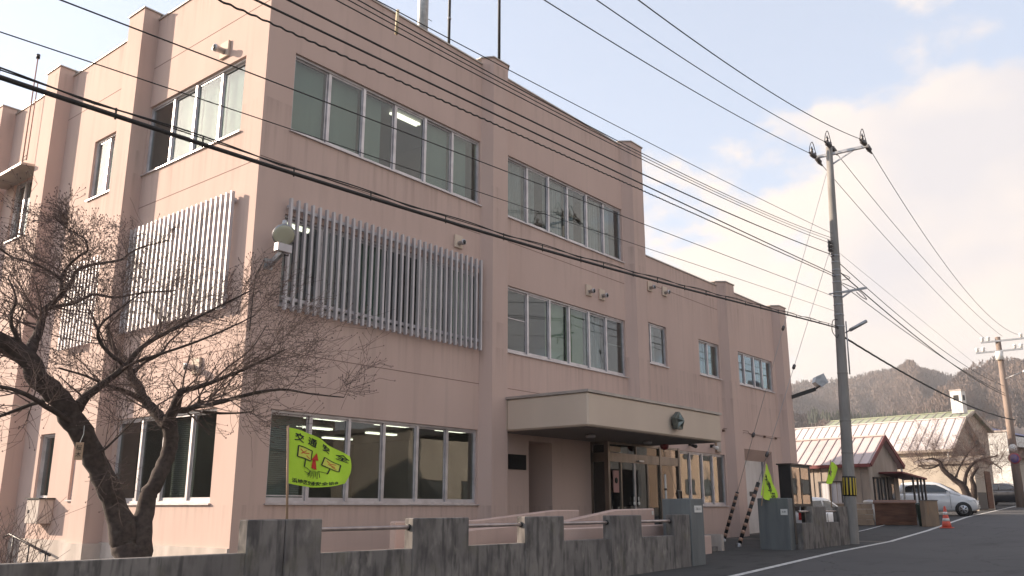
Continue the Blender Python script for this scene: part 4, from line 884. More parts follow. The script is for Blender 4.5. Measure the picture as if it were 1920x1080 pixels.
b = MB(); b.lathe((QX-.33, QY-.05, zs), (-1, -.15, 0), [(0, .24), (.004, .24)], 24); b.build('blue_face', mat('sign_blue_face', (.06, .05, .30), .5), rs)
b = MB(); b.lathe((QX-.30, QY-.05, zs+.62), (-1, -.15, 0), [(0, .22), (.02, .22)], 18); b.build('upper_sign', M['inswhite'], t2)

# off-frame pole that the left spans run to
LX, LY = -20.0, -8.1
t3 = empty('utility_pole', (LX, LY, gz(LX)), 'concrete utility pole further back along the street carrying the same wires', 'utility pole', 'utility poles along the street')
b = MB(); b.tube([(LX, LY, gz(LX)-.3), (LX, LY, 11.6)], [.17, .1], 16); b.build('shaft', M['polec'], t3)
b = MB(); b.obox((LX, LY-.3, 11.3), (0, 1, 0), (1, 0, 0), (0, 0, 1), 1.0, .04, .04); b.build('crossarm', M['steel'], t3)

def wire(label, A, Bxy, pts, r, grp='overhead wires', name='overhead_wire', mt='wire', wavy=0, deg=2, loops=False, Aend=None, seg=60, Bz=None):
    """cable in the vertical plane A -> Bxy; photo points give its heights, fitted with a parabola"""
    A = Vector(A); A = A+lean(A.z); h = Vector((Bxy[0]-A.x, Bxy[1]-A.y, 0)); Ln = h.length; h.normalize(); n_ = Vector((h.y, -h.x, 0))
    S = [0]; Z = [A.z]
    for x, y in pts:
        d = Vector(ray(x, y)); c = Vector(CAM); k = (A-c).dot(n_)/d.dot(n_); p = c+d*k; S.append((p-A).dot(h)); Z.append(p.z)
    if Bz is not None: S.append(Ln); Z.append(Bz)
    wts = [6]+[1]*(len(S)-1)
    if Bz is not None: wts[-1] = 3
    cf = np.polyfit(S, Z, min(deg, len(S)-1), w=wts)
    if cf[0] < 0 and deg == 2 and len(S) > 2: cf = np.polyfit(S, Z, 1, w=wts)
    P_ = []
    for k in range(seg+1):
        s = Ln*k/seg; z = float(np.polyval(cf, s)); P_.append(A+h*s+Vector((0, 0, z-A.z)))
    if wavy:
        Q = []; K = int(Ln*45)
        for k in range(K+1):
            s = Ln*k/K; z = float(np.polyval(cf, s))+wavy*math.sin(s*45)+wavy*.3*math.sin(s*7.3); Q.append(A+h*s+Vector((0, 0, z-A.z))+n_*wavy*math.cos(s*45))
        P_ = Q
    b = MB(); b.tube(P_, r, 6, caps=True); o = b.build(name, M[mt]); tag(o, label, 'overhead wire' if name == 'overhead_wire' else 'cable', grp)
    f = lambda s: A+h*s+Vector((0, 0, float(np.polyval(cf, s))-A.z))
    return o, f, Ln, P_[-1]
BL = (LX, LY); PB = (PX-.1, PY)
wire('upper-right one of the three high wires rising from the crossarm to the top edge', HVL[2], (LX, LY-1.2), [(1480, 195), (1310, 80), (1195, 0)], .010)
wire('middle one of the three high wires rising from the crossarm to the top edge', HVL[1], (LX, LY), [(1480, 232), (1239, 80), (1117, 0)], .010)
wire('lower-left one of the three high wires rising from the crossarm to the top edge', HVL[0], (LX, LY+.6), [(1480, 269), (1150, 80), (1020, 0)], .010)
za = zat(1562, 440)
wire('topmost thin wire of the four passing the roof edge', (PX-.15, PY, zat(1562, 438)), BL, [(1480, 399), (1092, 203), (920, 114), (746, 20.7)], .006)
wire('second thin wire of the four passing the roof edge', (PX-.15, PY, zat(1564, 447)), BL, [(1480, 416), (1170, 271), (957, 157), (746, 41.5)], .007)
wire('third thin wire of the four passing the roof edge', (PX-.15, PY, zat(1564, 452)), BL, [(1480, 421), (1170, 276), (950, 160), (745, 51)], .006)
wire('lowest thin wire of the four passing the roof edge', (PX-.15, PY, zat(1565, 458)), BL, [(1480, 427), (1167, 279), (933, 160), (744, 62)], .007)
wire('thick black wire crossing high over the top-floor windows, upper of two', (PX-.15, PY, zat(1568, 479)), BL, [(1480, 447), (1196, 324), (960, 206), (538, 0)], .011)
wire('thick black wire crossing high over the top-floor windows, lower of two', (PX-.15, PY, zat(1570, 515)), BL, [(1480, 473), (1197, 345), (960, 227), (480, 0)], .011)
wire('wavy twisted cable just under the two thick wires', (PX-.15, PY, zat(1570, 519)), BL, [(1480, 479), (1198, 357), (960, 245), (767, 160), (633, 99.5), (480, 32)], .010, name='twisted_cable', wavy=.0045)
wire('long thin wire slanting across the top-floor windows, upper of two', (PX-.15, PY, zat(1570, 558)), BL, [(1480, 528), (1170, 401), (960, 326), (670, 215), (480, 143), (280, 65), (117, 0)], .006)
wire('long thin wire slanting across the top-floor windows, lower of two', (PX-.15, PY, zat(1575, 585)), BL, [(1480, 556), (1167, 447), (960, 382), (640, 272), (480, 222), (197, 127)], .0045)
JB = (LX, LY+.5)
JP = [(1551, 606), (1480, 592), (1167, 511), (960, 450), (735, 383), (640, 353), (480, 303), (300, 243), (220, 218), (110, 182), (0, 147)]
J, jf, jl, _ = wire('thick black bundled cable sagging across the whole front of the building', (PX-.15, PY, zat(1572, 616)), JB, JP, .019, name='bundled_cable', deg=3)
b = MB(); K = 400; pts = []
for k in range(K+1):
    s = jl*k/K; hgt = .04+.035*abs(math.sin(s*1.7))*(1 if s > 2 else s/2); pts.append(jf(s)+Vector((0, 0, hgt)))
b.tube([jf(jl*k/80)+Vector((0, 0, .055)) for k in range(81)], .006, 4)
b.tube(pts, .0075, 4)
s = 1.0
while s < jl:
    p = jf(s); b.tube([p+Vector((0, 0, -.03)), p+Vector((0, 0, .065))], .009, 4); s += rnd(.6, 1.3)
tag(b.build('lashing_wire', M['wire']), 'thin looped support wire running just above the thick bundled cable', 'cable')
# spacer on the four thin wires
sp_ = Vector(on('Y', -6.2, 745, 42)); 
def onplane(A, Bxy, x, y):
    A = Vector(A); A = A+lean(A.z); h = Vector((Bxy[0]-A.x, Bxy[1]-A.y, 0)).normalized(); n_ = Vector((h.y, -h.x, 0)); d = Vector(ray(x, y)); c = Vector(CAM); k = (A-c).dot(n_)/d.dot(n_); return c+d*k
AA = (PX-.15, PY, 5)
a, c = onplane(AA, BL, 746, 19), onplane(AA, BL, 743, 64)
b = MB(); b.tube([a, c], .018, 8)
o = b.build('wire_spacer', mat('cream_plastic', (.62, .50, .32), .6)); tag(o, 'short cream spacer rod clipped across the four thin wires', 'spacer')
# spans to the right
RB = [(QX-.2, QY-1.3), (QX-.2, QY-.3), (QX-.2, QY+.7)]
wire('rightmost of the three high wires descending from crossarm to distant pole', HVR[2], RB[0], [(1640, 311), (1747, 460)], .010, Bz=zq(1896, 632))
wire('middle one of the three high wires descending to the distant pole', HVR[1], RB[1], [(1600, 320), (1693, 442)], .010, Bz=zq(1875, 632))
wire('leftmost of the three high wires descending to the distant pole', HVR[0], RB[2], [(1571, 338), (1676, 464)], .010, Bz=zq(1860, 633))
QB = (QX-.2, QY)
wire('upper black low-voltage wire sagging from the near pole down to the right', (PX+.15, PY, zat(1584, 485)), QB, [(1671, 567), (1747, 642), (1807, 690), (1869, 716)], .012)
wire('thick black wire sagging down to the right under the upper one', (PX+.15, PY, zat(1585, 502)), QB, [(1667, 585), (1747, 657), (1809, 698), (1877, 738)], .018)
wire('twisted cable joining the thick wire right of the near pole', (PX+.15, PY, zat(1589, 524)), QB, [(1635, 560), (1667, 588), (1747, 660), (1807, 703), (1870, 728)], .010, name='twisted_cable', wavy=.008)
wire('faint thin wire fading down to the right in the open sky', (PX+.15, PY, zat(1584, 465)), QB, [(1671, 545), (1760, 630), (1850, 700)], .005)
wire('thick knobbly cable dropping steeply from the near pole towards the chimney', (PX+.15, PY, zat(1597, 626)), (QX, QY-.3), [(1636, 657), (1700, 699), (1811, 760), (1846, 775), (1880, 780)], .024, name='bundled_cable', wavy=.010)

# guy wires with striped guards
def guy(label, top, anchor, g0):
    top = Vector(top); top += lean(top.z); anchor = Vector(anchor); t = empty('guy_wire', anchor, label, 'guy wire', 'guy wires of the near utility pole')
    b = MB(); b.tube([anchor, top], .007, 5); b.build('wire', M['steel'], t)
    d = (top-anchor).normalized(); gl_ = g0
    b = MB(); b.tube([anchor+d*.05, anchor+d*gl_], .05, 12); g = b.build('guard', M['black'], t)
    b = MB(); k = .12; mg = mat('guard_tan', (.42, .25, .18), .7)
    while k < gl_-.1: b = MB(); b.tube([anchor+d*k, anchor+d*(k+.09)], .052, 12); b.build('guard_stripe', mg, g); k += .2
    for f in (.33, .62): b = MB(); p = top.lerp(anchor, f+.1); b.lathe(p, d, [(-.08, .02), (-.05, .045), (.05, .045), (.08, .02)], 10); b.build('guy_insulator', M['ins'], t)
    b = MB(); b.lathe(anchor, (0, 0, 1), [(-.2, .06), (.05, .06), (.07, .03)], 10); b.build('anchor', M['steel'], t)
GA = Vector(at(20.5, 1357, 1010)); GA = Vector(on('Z', -1.0, 1357, 1007)); 
# anchors sit in the driveway in front of the garage
ga = Vector(at(27.0, 1357, 1006)); gb = Vector(at(24.0, 1385, 1017))
guy('striped guy wire rising from beside the step block, left of two', (PX-.05, PY+.1, zat(1556, 322)), (ga.x, ga.y, -1.0), 1.45)
guy('striped guy wire whose guard ends behind the folded flag, right of two', (PX-.05, PY+.12, zat(1558, 465)), (gb.x, gb.y, -1.03), 1.75)

# ------------------------------------------------------------------ EMBLEM on the canopy
ec = Vector((10.42, -2.72, 1.95))
t = empty('canopy_emblem', ec, 'grey-green five-sided metal emblem with a raised star on the cream canopy', 'emblem')
b = MB(); pts5 = []
for k in range(5):
    a = math.pi/2+2*math.pi*k/5; pts5.append(Vector((ec.x+.235*math.cos(a), -2.56, ec.z+.235*math.sin(a))))
b.extr(pts5, (0, -.12, 0)); b.build('plate', noisy('verdigris_metal', (.16, .17, .15), (.09, .10, .09), (1, 1, 1), 9, rough=.45, metal=.5), t, bevel=.01)
b = MB(); F2 = Vector((ec.x, -2.80, ec.z)); vs = [F2]
for k in range(10):
    a = math.pi/2+2*math.pi*k/10; r = .20 if k % 2 == 0 else .085; vs.append(Vector((ec.x+r*math.cos(a), -2.684, ec.z+r*math.sin(a))))
b.add(vs, [(0, 1+k, 1+(k+1) % 10) for k in range(10)]); b.build('star', noisy('star_metal', (.26, .28, .25), (.16, .18, .16), (1, 1, 1), 9, rough=.35, metal=.6), t)
b = MB(); b.box((ec.x-.1, -2.56, ec.z-.1), (ec.x+.1, -2.501, ec.z+.1)); b.build('mount', M['dark'], t)
# small cameras and heater box under the canopy edge / by the wing window
for (u, z, lb) in ((15.9, 1.78, 'dark camera hanging under the right end of the canopy'), (17.35, 1.80, 'small white dome camera above the wing window')):
    t = empty('security_camera', (u, -.2, z), lb, 'camera', 'security cameras by the entrance')
    b = MB(); b.box((u-.03, -.12, z-.02), (u+.03, -.001, z+.08)); b.build('bracket', M['dark'], t)
    b = MB(); b.lathe((u+.02, -.1, z), (-.5, -.8, -.2), [(0, .05), (.22, .06), (.24, .05)], 12); b.build('camera_body', M['dark'] if u < 16 else M['inswhite'], t)
t = empty('junction_box', (17.8, -.05, 1.83), 'small tan box on the wall at the top right corner of the wing window', 'junction box')
b = MB(); b.box((17.65, -.08, 1.66), (17.95, -.002, 2.0)); b.build('box', mat('tan_paint', (.36, .25, .17), .7), t, bevel=.008)
b = MB(); b.box((17.67, -.09, 1.68), (17.93, -.081, 1.98)); b.build('cover', M['plinth'], t)

# ------------------------------------------------------------------ HOUSES
M['roofw'] = noisy('white_ribbed_roof', (.66, .60, .58), (.54, .48, .46), (1, 1, 1), 1.3, 5, .3, .7, .55, extra=[((.40, .27, .22), (1, 1, 1), 2.5, .62, .85, .25)])
M['roofp'] = noisy('pinkish_ribbed_roof', (.62, .52, .50), (.50, .41, .39), (1, 1, 1), 1.3, 5, .3, .7, .55, extra=[((.42, .30, .26), (1, 1, 1), 2.5, .62, .85, .3)])
M['roofg'] = noisy('olive_metal_roof', (.34, .36, .25), (.27, .29, .20), (1, 1, 1), 1.5, 4, rough=.6)
M['roofblue'] = noisy('blue_metal_roof', (.05, .07, .22), (.04, .055, .16), (1, 1, 1), 1.5, 4, rough=.5)
M['redtrim'] = mat('dark_red_trim', (.16, .035, .035), .6)
M['rib'] = mat('rib_seam', (.42, .35, .33), .6)
M['siding'] = noisy('weathered_siding', (.40, .34, .29), (.28, .235, .20), (1, 1, .2), 2.5, 5, rough=.85)
M['stucco'] = noisy('beige_stucco', (.46, .40, .335), (.38, .33, .275), (1, 1, .5), 1.2, 5, rough=.9)
M['winddark'] = mat('dark_window_frame', (.035, .03, .03), .5)
M['houseglass'] = mat('house_window_glass', (.10, .105, .11), .08, 0, spec=.8)
M['wood'] = noisy('brown_timber', (.16, .075, .045), (.09, .042, .028), (1, 1, 6), 2, 5, rough=.8)
class House:
    def __init__(s, A, az, w, ln, ze, zp, name, label, wallm, roofm, trimm, over=.25, z0=None, cat='house', riblen=.42, ribs=True):
        s.A = Vector((A[0], A[1], 0)); a = R_(az); s.L = Vector((math.sin(a), math.cos(a), 0)); s.G = Vector((math.cos(a), -math.sin(a), 0))
        s.w, s.ln, s.ze, s.zp = w, ln, ze, zp; z0 = gz(A[0]) if z0 is None else z0; s.z0 = z0; s.over = over
        t = s.t = empty(name, (A[0], A[1], z0), label, cat); o = over
        b = MB(); g0, g1 = o, w-o; zz = ze+(zp-ze)*o/(w/2)-.06
        for (l, sg) in ((o, 1), (ln-o, 1)):
            b.add([s.P(l, g0, z0-.5), s.P(l, g1, z0-.5), s.P(l, g1, zz), s.P(l, w/2, zp-.08), s.P(l, g0, zz)], [(0, 1, 2, 3, 4)])
        for g in (g0, g1): b.quad(s.P(o, g, z0-.5), s.P(ln-o, g, z0-.5), s.P(ln-o, g, zz), s.P(o, g, zz))
        b.build('wall', wallm, t)
        b = MB(); th = Vector((0, 0, .09))
        for g in (0, w):
            poly = [s.P(0, g, ze), s.P(ln, g, ze), s.P(ln, w/2, zp), s.P(0, w/2, zp)]
            b.add(poly+[p-th for p in poly], [(0, 1, 2, 3), (4, 7, 6, 5), (0, 4, 5, 1), (1, 5, 6, 2), (3, 2, 6, 7), (0, 3, 7, 4)])
        s.roof = b.build('roof', roofm, t)
        if ribs:
            b = MB(); k = .1
            while k < ln:
                for g in (0, w):
                    p, q_ = s.P(k, g, ze+.012), s.P(k, w/2, zp+.012); d = (q_-p); c = (p+q_)/2; dn = d.normalized(); b.obox(c, s.L, dn, s.L.cross(dn), .022, d.length/2, .022)
                k += riblen
            b.build('standing_seam', M['rib'], s.roof)
        b = MB()
        b.obox(s.P(ln/2, w/2, zp+.02), s.L, s.G, (0, 0, 1), ln/2+.02, .09, .03); b.build('ridge_cap', roofm, s.roof)
        b = MB()
        for l in (-.02, ln+.02):
            for g in (0, w):
                p, q_ = s.P(l, g, ze-.06), s.P(l, w/2, zp-.06); dn = (q_-p).normalized(); b.obox((p+q_)/2, s.L, dn, s.L.cross(dn), .02, (q_-p).length/2, .085)
        for g in (-.02, w+.02): b.obox(s.P(ln/2, g, ze-.07), s.L, s.G, (0, 0, 1), ln/2, .025, .07)
        b.build('fascia', trimm, s.roof)
    def P(s, l, g, z): return s.A+s.L*l+s.G*g+Vector((0, 0, z))
    def win(s, face, a0, a1, z0, z1, n=2, curtain=True, name='window'):
        """face 'long' (l from a0 to a1) or 'gable'"""
        o = s.over
        if face == 'long': Pf = lambda a, d, z: s.P(a, o-d, z); U, V = s.L, s.G
        else: Pf = lambda a, d, z: s.P(o-d, a, z); U, V = s.G, s.L
        b = MB(); c = Pf((a0+a1)/2, .03, (z0+z1)/2); hw, hh = (a1-a0)/2, (z1-z0)/2
        for dz in (-hh, hh): b.obox(c+Vector((0, 0, dz)), U, V, (0, 0, 1), hw+.03, .04, .03)
        for k in range(n+1): b.obox(c+U*(-hw+2*hw*k/n), U, V, (0, 0, 1), .025, .035, hh-.03)
        f = b.build(name, M['winddark'], s.t)
        b = MB(); b.obox(c-V*(-.012), U, V, (0, 0, 1), hw-.02, .006, hh-.03); b.build('pane', M['houseglass'] if not curtain else M['curtain'], f)
h1 = House((29.81, -1.11), 8, 3.25, 9, 1.72, 2.96, 'small_house', 'low weathered house with pinkish ribbed roof and dark red eaves', M['siding'], M['roofp'], M['redtrim'], .22, cat='house')
h1.win('long', .95, 2.5, -.05, 1.0, 3); h1.win('gable', .55, .95, .1, 1.15, 1, False); h1.win('gable', 1.2, 1.55, .1, 1.15, 1, False)
b = MB(); b.obox(h1.P(.19, 2.15, .35), h1.G, h1.L, (0, 0, 1), .32, .03, .85); d_ = b.build('door', M['winddark'], h1.t)
b = MB(); b.obox(h1.P(.15, 2.2, .6), h1.G, h1.L, (0, 0, 1), .1, .01, .3); b.build('door_pane', M['houseglass'], d_)
b = MB()
for k in range(22): b.obox(h1.P(.25+k*.36, .205, .55), h1.L, h1.G, (0, 0, 1), .018, .014, 1.05)
b.build('batten', M['siding'], h1.t)
b = MB(); b.obox(h1.P(-.30, 2.35, 1.25), (h1.G+Vector((0, 0, -.09))).normalized(), h1.L, (0, 0, 1), 1.25, .5, .035)
pr_ = b.build('porch_roof', M['redtrim'], h1.t)
for g in (2.35, 2.8, 3.15, 3.5):
    b = MB(); b.obox(h1.P(-.7, g, .34), h1.G, h1.L, (0, 0, 1), .035, .035, .83); b.build('porch_post', M['winddark'], h1.t)
b = MB(); b.tube([h1.P(.1, 3.2, 1.6), h1.P(.1, 3.2, -.5)], .04, 8); b.build('downpipe', M['white'], h1.t)
b = MB(); b.obox(h1.P(1.7, .08, -.16), h1.L, h1.G, (0, 0, 1), 1.3, .12, .03); b.build('window_shelf', M['white'], h1.t)

h2 = House((46.25, -.76), 8, 4.95, 13, 3.16, 5.13, 'large_house', 'beige house with long white ribbed roof standing behind the low house', M['stucco'], M['roofw'], M['siding'], .3, riblen=.5)
b = MB(); b.tube([h2.P(.4, .15, 3.0), h2.P(.4, .15, -.3)], .05, 8); b.tube([h2.P(4.2, .15, 3.1), h2.P(4.2, .15, -.3)], .05, 8); b.build('downpipe', M['white'], h2.t)
b = MB(); b.obox(h2.P(1.8, .27, .55), h2.L, h2.G, (0, 0, 1), 1.35, .05, .40); b.build('garden_panel', noisy('grey_panel', (.30, .28, .27), (.24, .22, .21), (1, 1, 1), 2), h2.t)
h2.win('gable', 2.6, 3.4, 1.2, 2.2, 2, False)
RP = Vector((58.29, .28, 0)); a8 = R_(8); G8 = Vector((math.cos(a8), -math.sin(a8), 0)); A3 = RP-G8*3.1
h3 = House((A3.x, A3.y), 8, 6.2, 10.5, 5.2, 6.41, 'green_roofed_house', 'two-storey beige house with olive roof and a tall white chimney', M['stucco'], M['roofg'], M['siding'], .3, riblen=.6)
cp = Vector(at(61, 1800, 775))
b = MB(); zc0, zc1 = 5.6, float(at(61, 1799, 733)[2]); b.obox((cp.x, cp.y, (zc0+zc1)/2), h3.L, h3.G, (0, 0, 1), .34, .34, (zc1-zc0)/2); ch = b.build('chimney', M['white'], h3.t)
b = MB(); b.obox((cp.x-.345*math.cos(a8), cp.y+.345*math.sin(a8), zc1-.45), h3.L, h3.G, (0, 0, 1), .15, .01, .16); b.obox(h3.P(0, 0, 0)*0+Vector((cp.x, cp.y, zc1-.45))-h3.L*.345, h3.G, h3.L, (0, 0, 1), .15, .01, .16); b.build('chimney_opening', M['black'], ch)
b = MB(); b.obox((cp.x, cp.y, zc1+.03), h3.L, h3.G, (0, 0, 1), .38, .38, .03); b.build('chimney_cap', M['plinth'], ch)
h3.win('gable', 3.6, 4.5, 3.3, 4.2, 2, False); h3.win('gable', 1.6, 2.4, 3.3, 4.2, 2, False)
# entrance shed in front of it
sp0 = Vector(at(53, 1838, 947)); 
h4 = House((sp0.x, sp0.y), 8, 2.6, 3.2, 2.35, 2.6, 'entrance_shed', 'small grey shed with a brown door and dark lower panel behind the bare tree', M['stucco'], M['siding'], M['siding'], .12, ribs=False, cat='shed')
b = MB(); b.obox(h4.P(.10, 1.85, .85), h4.G, h4.L, (0, 0, 1), .38, .03, .98); b.build('door', M['wood'], h4.t)
b = MB(); b.obox(h4.P(.10, .72, .25), h4.G, h4.L, (0, 0, 1), .62, .02, .45); b.build('lower_panel', M['winddark'], h4.t)
# far right: white-fronted building with a blue hipped roof
fp = Vector(at(84, 1856, 940)); a = R_(8)
Lh, Gh = Vector((math.sin(a), math.cos(a), 0)), Vector((math.cos(a), -math.sin(a), 0)); zg = gz(fp.x)
Pz = lambda y: float(at(84, 1880, y)[2])
t = empty('blue_roofed_building', (fp.x, fp.y, zg), 'white building with a blue roof at the right edge behind the distant pole', 'building')
FPt = lambda l, g, z: fp+Lh*l+Gh*g+Vector((0, 0, z-fp.z))
b = MB(); b.obox(FPt(5, 5.6, (zg+Pz(815))/2), Lh, Gh, (0, 0, 1), 5, 5.5, (Pz(815)-zg)/2); b.build('wall', M['stucco'], t)
b = MB(); b.obox(FPt(-.6, 5.6, (Pz(812)+Pz(832))/2), Gh, Lh, (0, 0, 1), 5.9, .5, (Pz(812)-Pz(832))/2); b.build('balcony_band', M['white'], t)
b = MB(); b.obox(FPt(-.3, 5.6, Pz(842)), Gh, Lh, (0, 0, 1), 5.6, .3, .45); b.build('shop_fascia', noisy('brown_fascia', (.20, .13, .10), (.14, .09, .07), (1, 1, 1), 2), t)
b = MB(); e = [FPt(-1, -.5, Pz(808)), FPt(11, -.5, Pz(808)), FPt(11, 12, Pz(808)), FPt(-1, 12, Pz(808))]; r_ = [FPt(3, 3.2, Pz(779)), FPt(7, 3.2, Pz(779)), FPt(7, 8.5, Pz(779)), FPt(3, 8.5, Pz(779))]
b.add(e+r_, [(0, 1, 5, 4), (1, 2, 6, 5), (2, 3, 7, 6), (3, 0, 4, 7), (4, 5, 6, 7), (0, 3, 2, 1)]); b.build('roof', M['roofblue'], t)
for g in (2, 6): b = MB(); b.obox(FPt(-.02, g, zg+1.3), Gh, Lh, (0, 0, 1), 1.3, .03, 1.0); b.build('shop_window', M['houseglass'], t)
wp_ = Vector(at(78, 1852, 830)); zg2 = gz(wp_.x); z2 = float(at(78, 1852, 812)[2])
t = empty('white_annex', (wp_.x, wp_.y, zg2), 'small white flat-topped annex right of the tall chimney house', 'building')
b = MB(); b.obox((wp_.x+.4, wp_.y, (zg2+z2)/2), Lh, Gh, (0, 0, 1), 1.6, .8, (z2-zg2)/2); b.build('wall', M['white'], t)
b = MB(); b.obox((wp_.x+.4, wp_.y, z2+.06), Lh, Gh, (0, 0, 1), 1.7, .9, .06); b.build('roof', M['plinth'], t)

# yard clutter beyond the utility pole
def wbox(name, label, cat, c0, c1, thick, z0, z1, mt, parts=None):
    c0, c1 = Vector((*c0, 0)), Vector((*c1, 0)); U = (c1-c0).normalized(); V = Vector((U.y, -U.x, 0))
    if V.x < 0: V = -V
    t = empty(name, ((c0.x+c1.x)/2, (c0.y+c1.y)/2, z0), label, cat); ln = (c1-c0).length
    return t, c0, U, V, ln
g0 = (26.87, -1.99); g1 = (27.25, -3.38)
t, c0, U, V, ln = wbox('wooden_bin', 'long brown slatted timber bin beside the concrete stub wall', 'bin', g0, g1, .8, -.74, .1, M['wood'])
zb = -.73
b = MB()
for k in range(5): b.obox(c0+U*ln/2+Vector((0, 0, zb+.09+k*.16)), U, V, (0, 0, 1), ln/2, .02, .074)
for e in (0.03, ln/2, ln-.03): b.obox(c0+U*e-V*.03+Vector((0, 0, zb+.4)), U, V, (0, 0, 1), .03, .015, .42)
b.build('slatted_front', M['wood'], t)
b = MB(); b.obox(c0+U*ln/2+V*.36+Vector((0, 0, zb+.38)), U, V, (0, 0, 1), ln/2-.01, .33, .38); b.build('bin_body', M['wood'], t)
b = MB(); b.obox(c0+U*ln/2+V*.33+Vector((0, 0, zb+.86)), U, (V+Vector((0, 0, .12))).normalized(), (0, 0, 1), ln/2+.04, .42, .025); b.build('lid', M['wood'], t)
t, c0, U, V, ln = wbox('block_wall', 'low tan block wall joining the left end of the timber bin', 'wall', (26.2, .6), (26.82, -1.95), .2, -.74, 0, M['stucco'])
b = MB()
for r in range(4):
    k = -.2*(r % 2)
    while k < ln-.05: a_, e_ = max(k, 0), min(k+.4, ln); b.obox(c0+U*(a_+e_)/2+V*.07+Vector((0, 0, -.74+.1+r*.2)), U, V, (0, 0, 1), (e_-a_)/2-.004, .07, .096); k += .4
b.build('block_course', noisy('tan_block', (.36, .27, .19), (.27, .20, .145), (1, 1, 1), 2.5, rough=.95), t)
b = MB(); b.obox(c0+U*ln/2+V*.07+Vector((0, 0, -.74+.82)), U, V, (0, 0, 1), ln/2, .085, .02); b.build('coping', M['plinth'], t)
g2 = Vector(at(35.8, 1737, 985)); g3 = Vector(at(36.3, 1763, 985))
t, c0, U, V, ln = wbox('stub_wall', 'short rusty-stained concrete stub wall right of the timber bin', 'wall', (g2.x, g2.y), (g3.x, g3.y), .5, -.72, 0, M['conc'])
b = MB(); b.obox(c0+U*ln/2+V*.1+Vector((0, 0, -.3)), U, V, (0, 0, 1), ln/2, .1, .46); b.build('wall_body', noisy('rust_stained_concrete', (.26, .19, .13), (.17, .13, .10), (1, 1, .4), 3, extra=[((.35, .17, .07), (2, 2, .4), 2, .55, .7, .7)]), t, bevel=.01)
b = MB(); b.obox(c0+U*ln/2+V*.1+Vector((0, 0, .175)), U, V, (0, 0, 1), ln/2+.02, .12, .013); b.build('cap', M['conc'], t)
gp = Vector(at(36.2, 1731, 985))
t = empty('garden_bin', (gp.x, gp.y, -.73), 'dark green plastic bin wedged between timber bin and stub wall', 'bin')
b = MB(); b.lathe((gp.x+.15, gp.y, -.74), (0, 0, 1), [(0, .17), (.75, .21), (.77, .22)], 16); b.build('barrel', mat('dark_green_plastic', (.02, .045, .035), .5), t)
b = MB(); b.lathe((gp.x+.15, gp.y, .035), (0, 0, 1), [(0, .23), (.04, .22), (.07, .08)], 16); b.build('lid', mat('green_lid', (.025, .05, .04), .5), t)
gp = Vector(at(35, 1775, 985)); zc_ = gz(gp.x)
t = empty('traffic_cone', (gp.x, gp.y, zc_), 'red and white traffic cone at the road edge in front of the white car', 'traffic cone')
M['cone'] = noisy('faded_red_plastic', (.62, .10, .06), (.50, .08, .05), (1, 1, 1), 6, rough=.6)
b = MB(); b.box((gp.x-.2, gp.y-.2, zc_), (gp.x+.2, gp.y+.2, zc_+.035)); b.build('base', M['cone'], t, bevel=.01)
b = MB(); b.lathe((gp.x, gp.y, zc_+.035), (0, 0, 1), [(0, .16), (.2, .125), (.2, .12), (.7, .035), (.72, .02)], 18); b.build('cone_body', M['cone'], t)
for z_, r0 in ((.24, .122), (.46, .084)): b = MB(); b.lathe((gp.x, gp.y, zc_+z_), (0, 0, 1), [(0, r0), (.10, r0-.018)], 18); b.build('white_band', M['white'], t)
# washing machine-like white tub and small things by house 1
wp = Vector(at(39, 1631, 940)); t = empty('white_tub', (wp.x, wp.y, gz(wp.x)), 'white plastic tub standing at the near corner of the low house', 'tub')
b = MB(); b.lathe((wp.x, wp.y, gz(wp.x)), (0, 0, 1), [(0, .2), (.5, .24), (.78, .25), (.80, .27), (.84, .26)], 18); b.build('tub_body', M['white'], t)
b = MB(); b.lathe((wp.x, wp.y, gz(wp.x)+.84), (0, 0, 1), [(0, .25), (.02, .22), (.05, .05)], 18); b.build('lid', M['alu'], t)

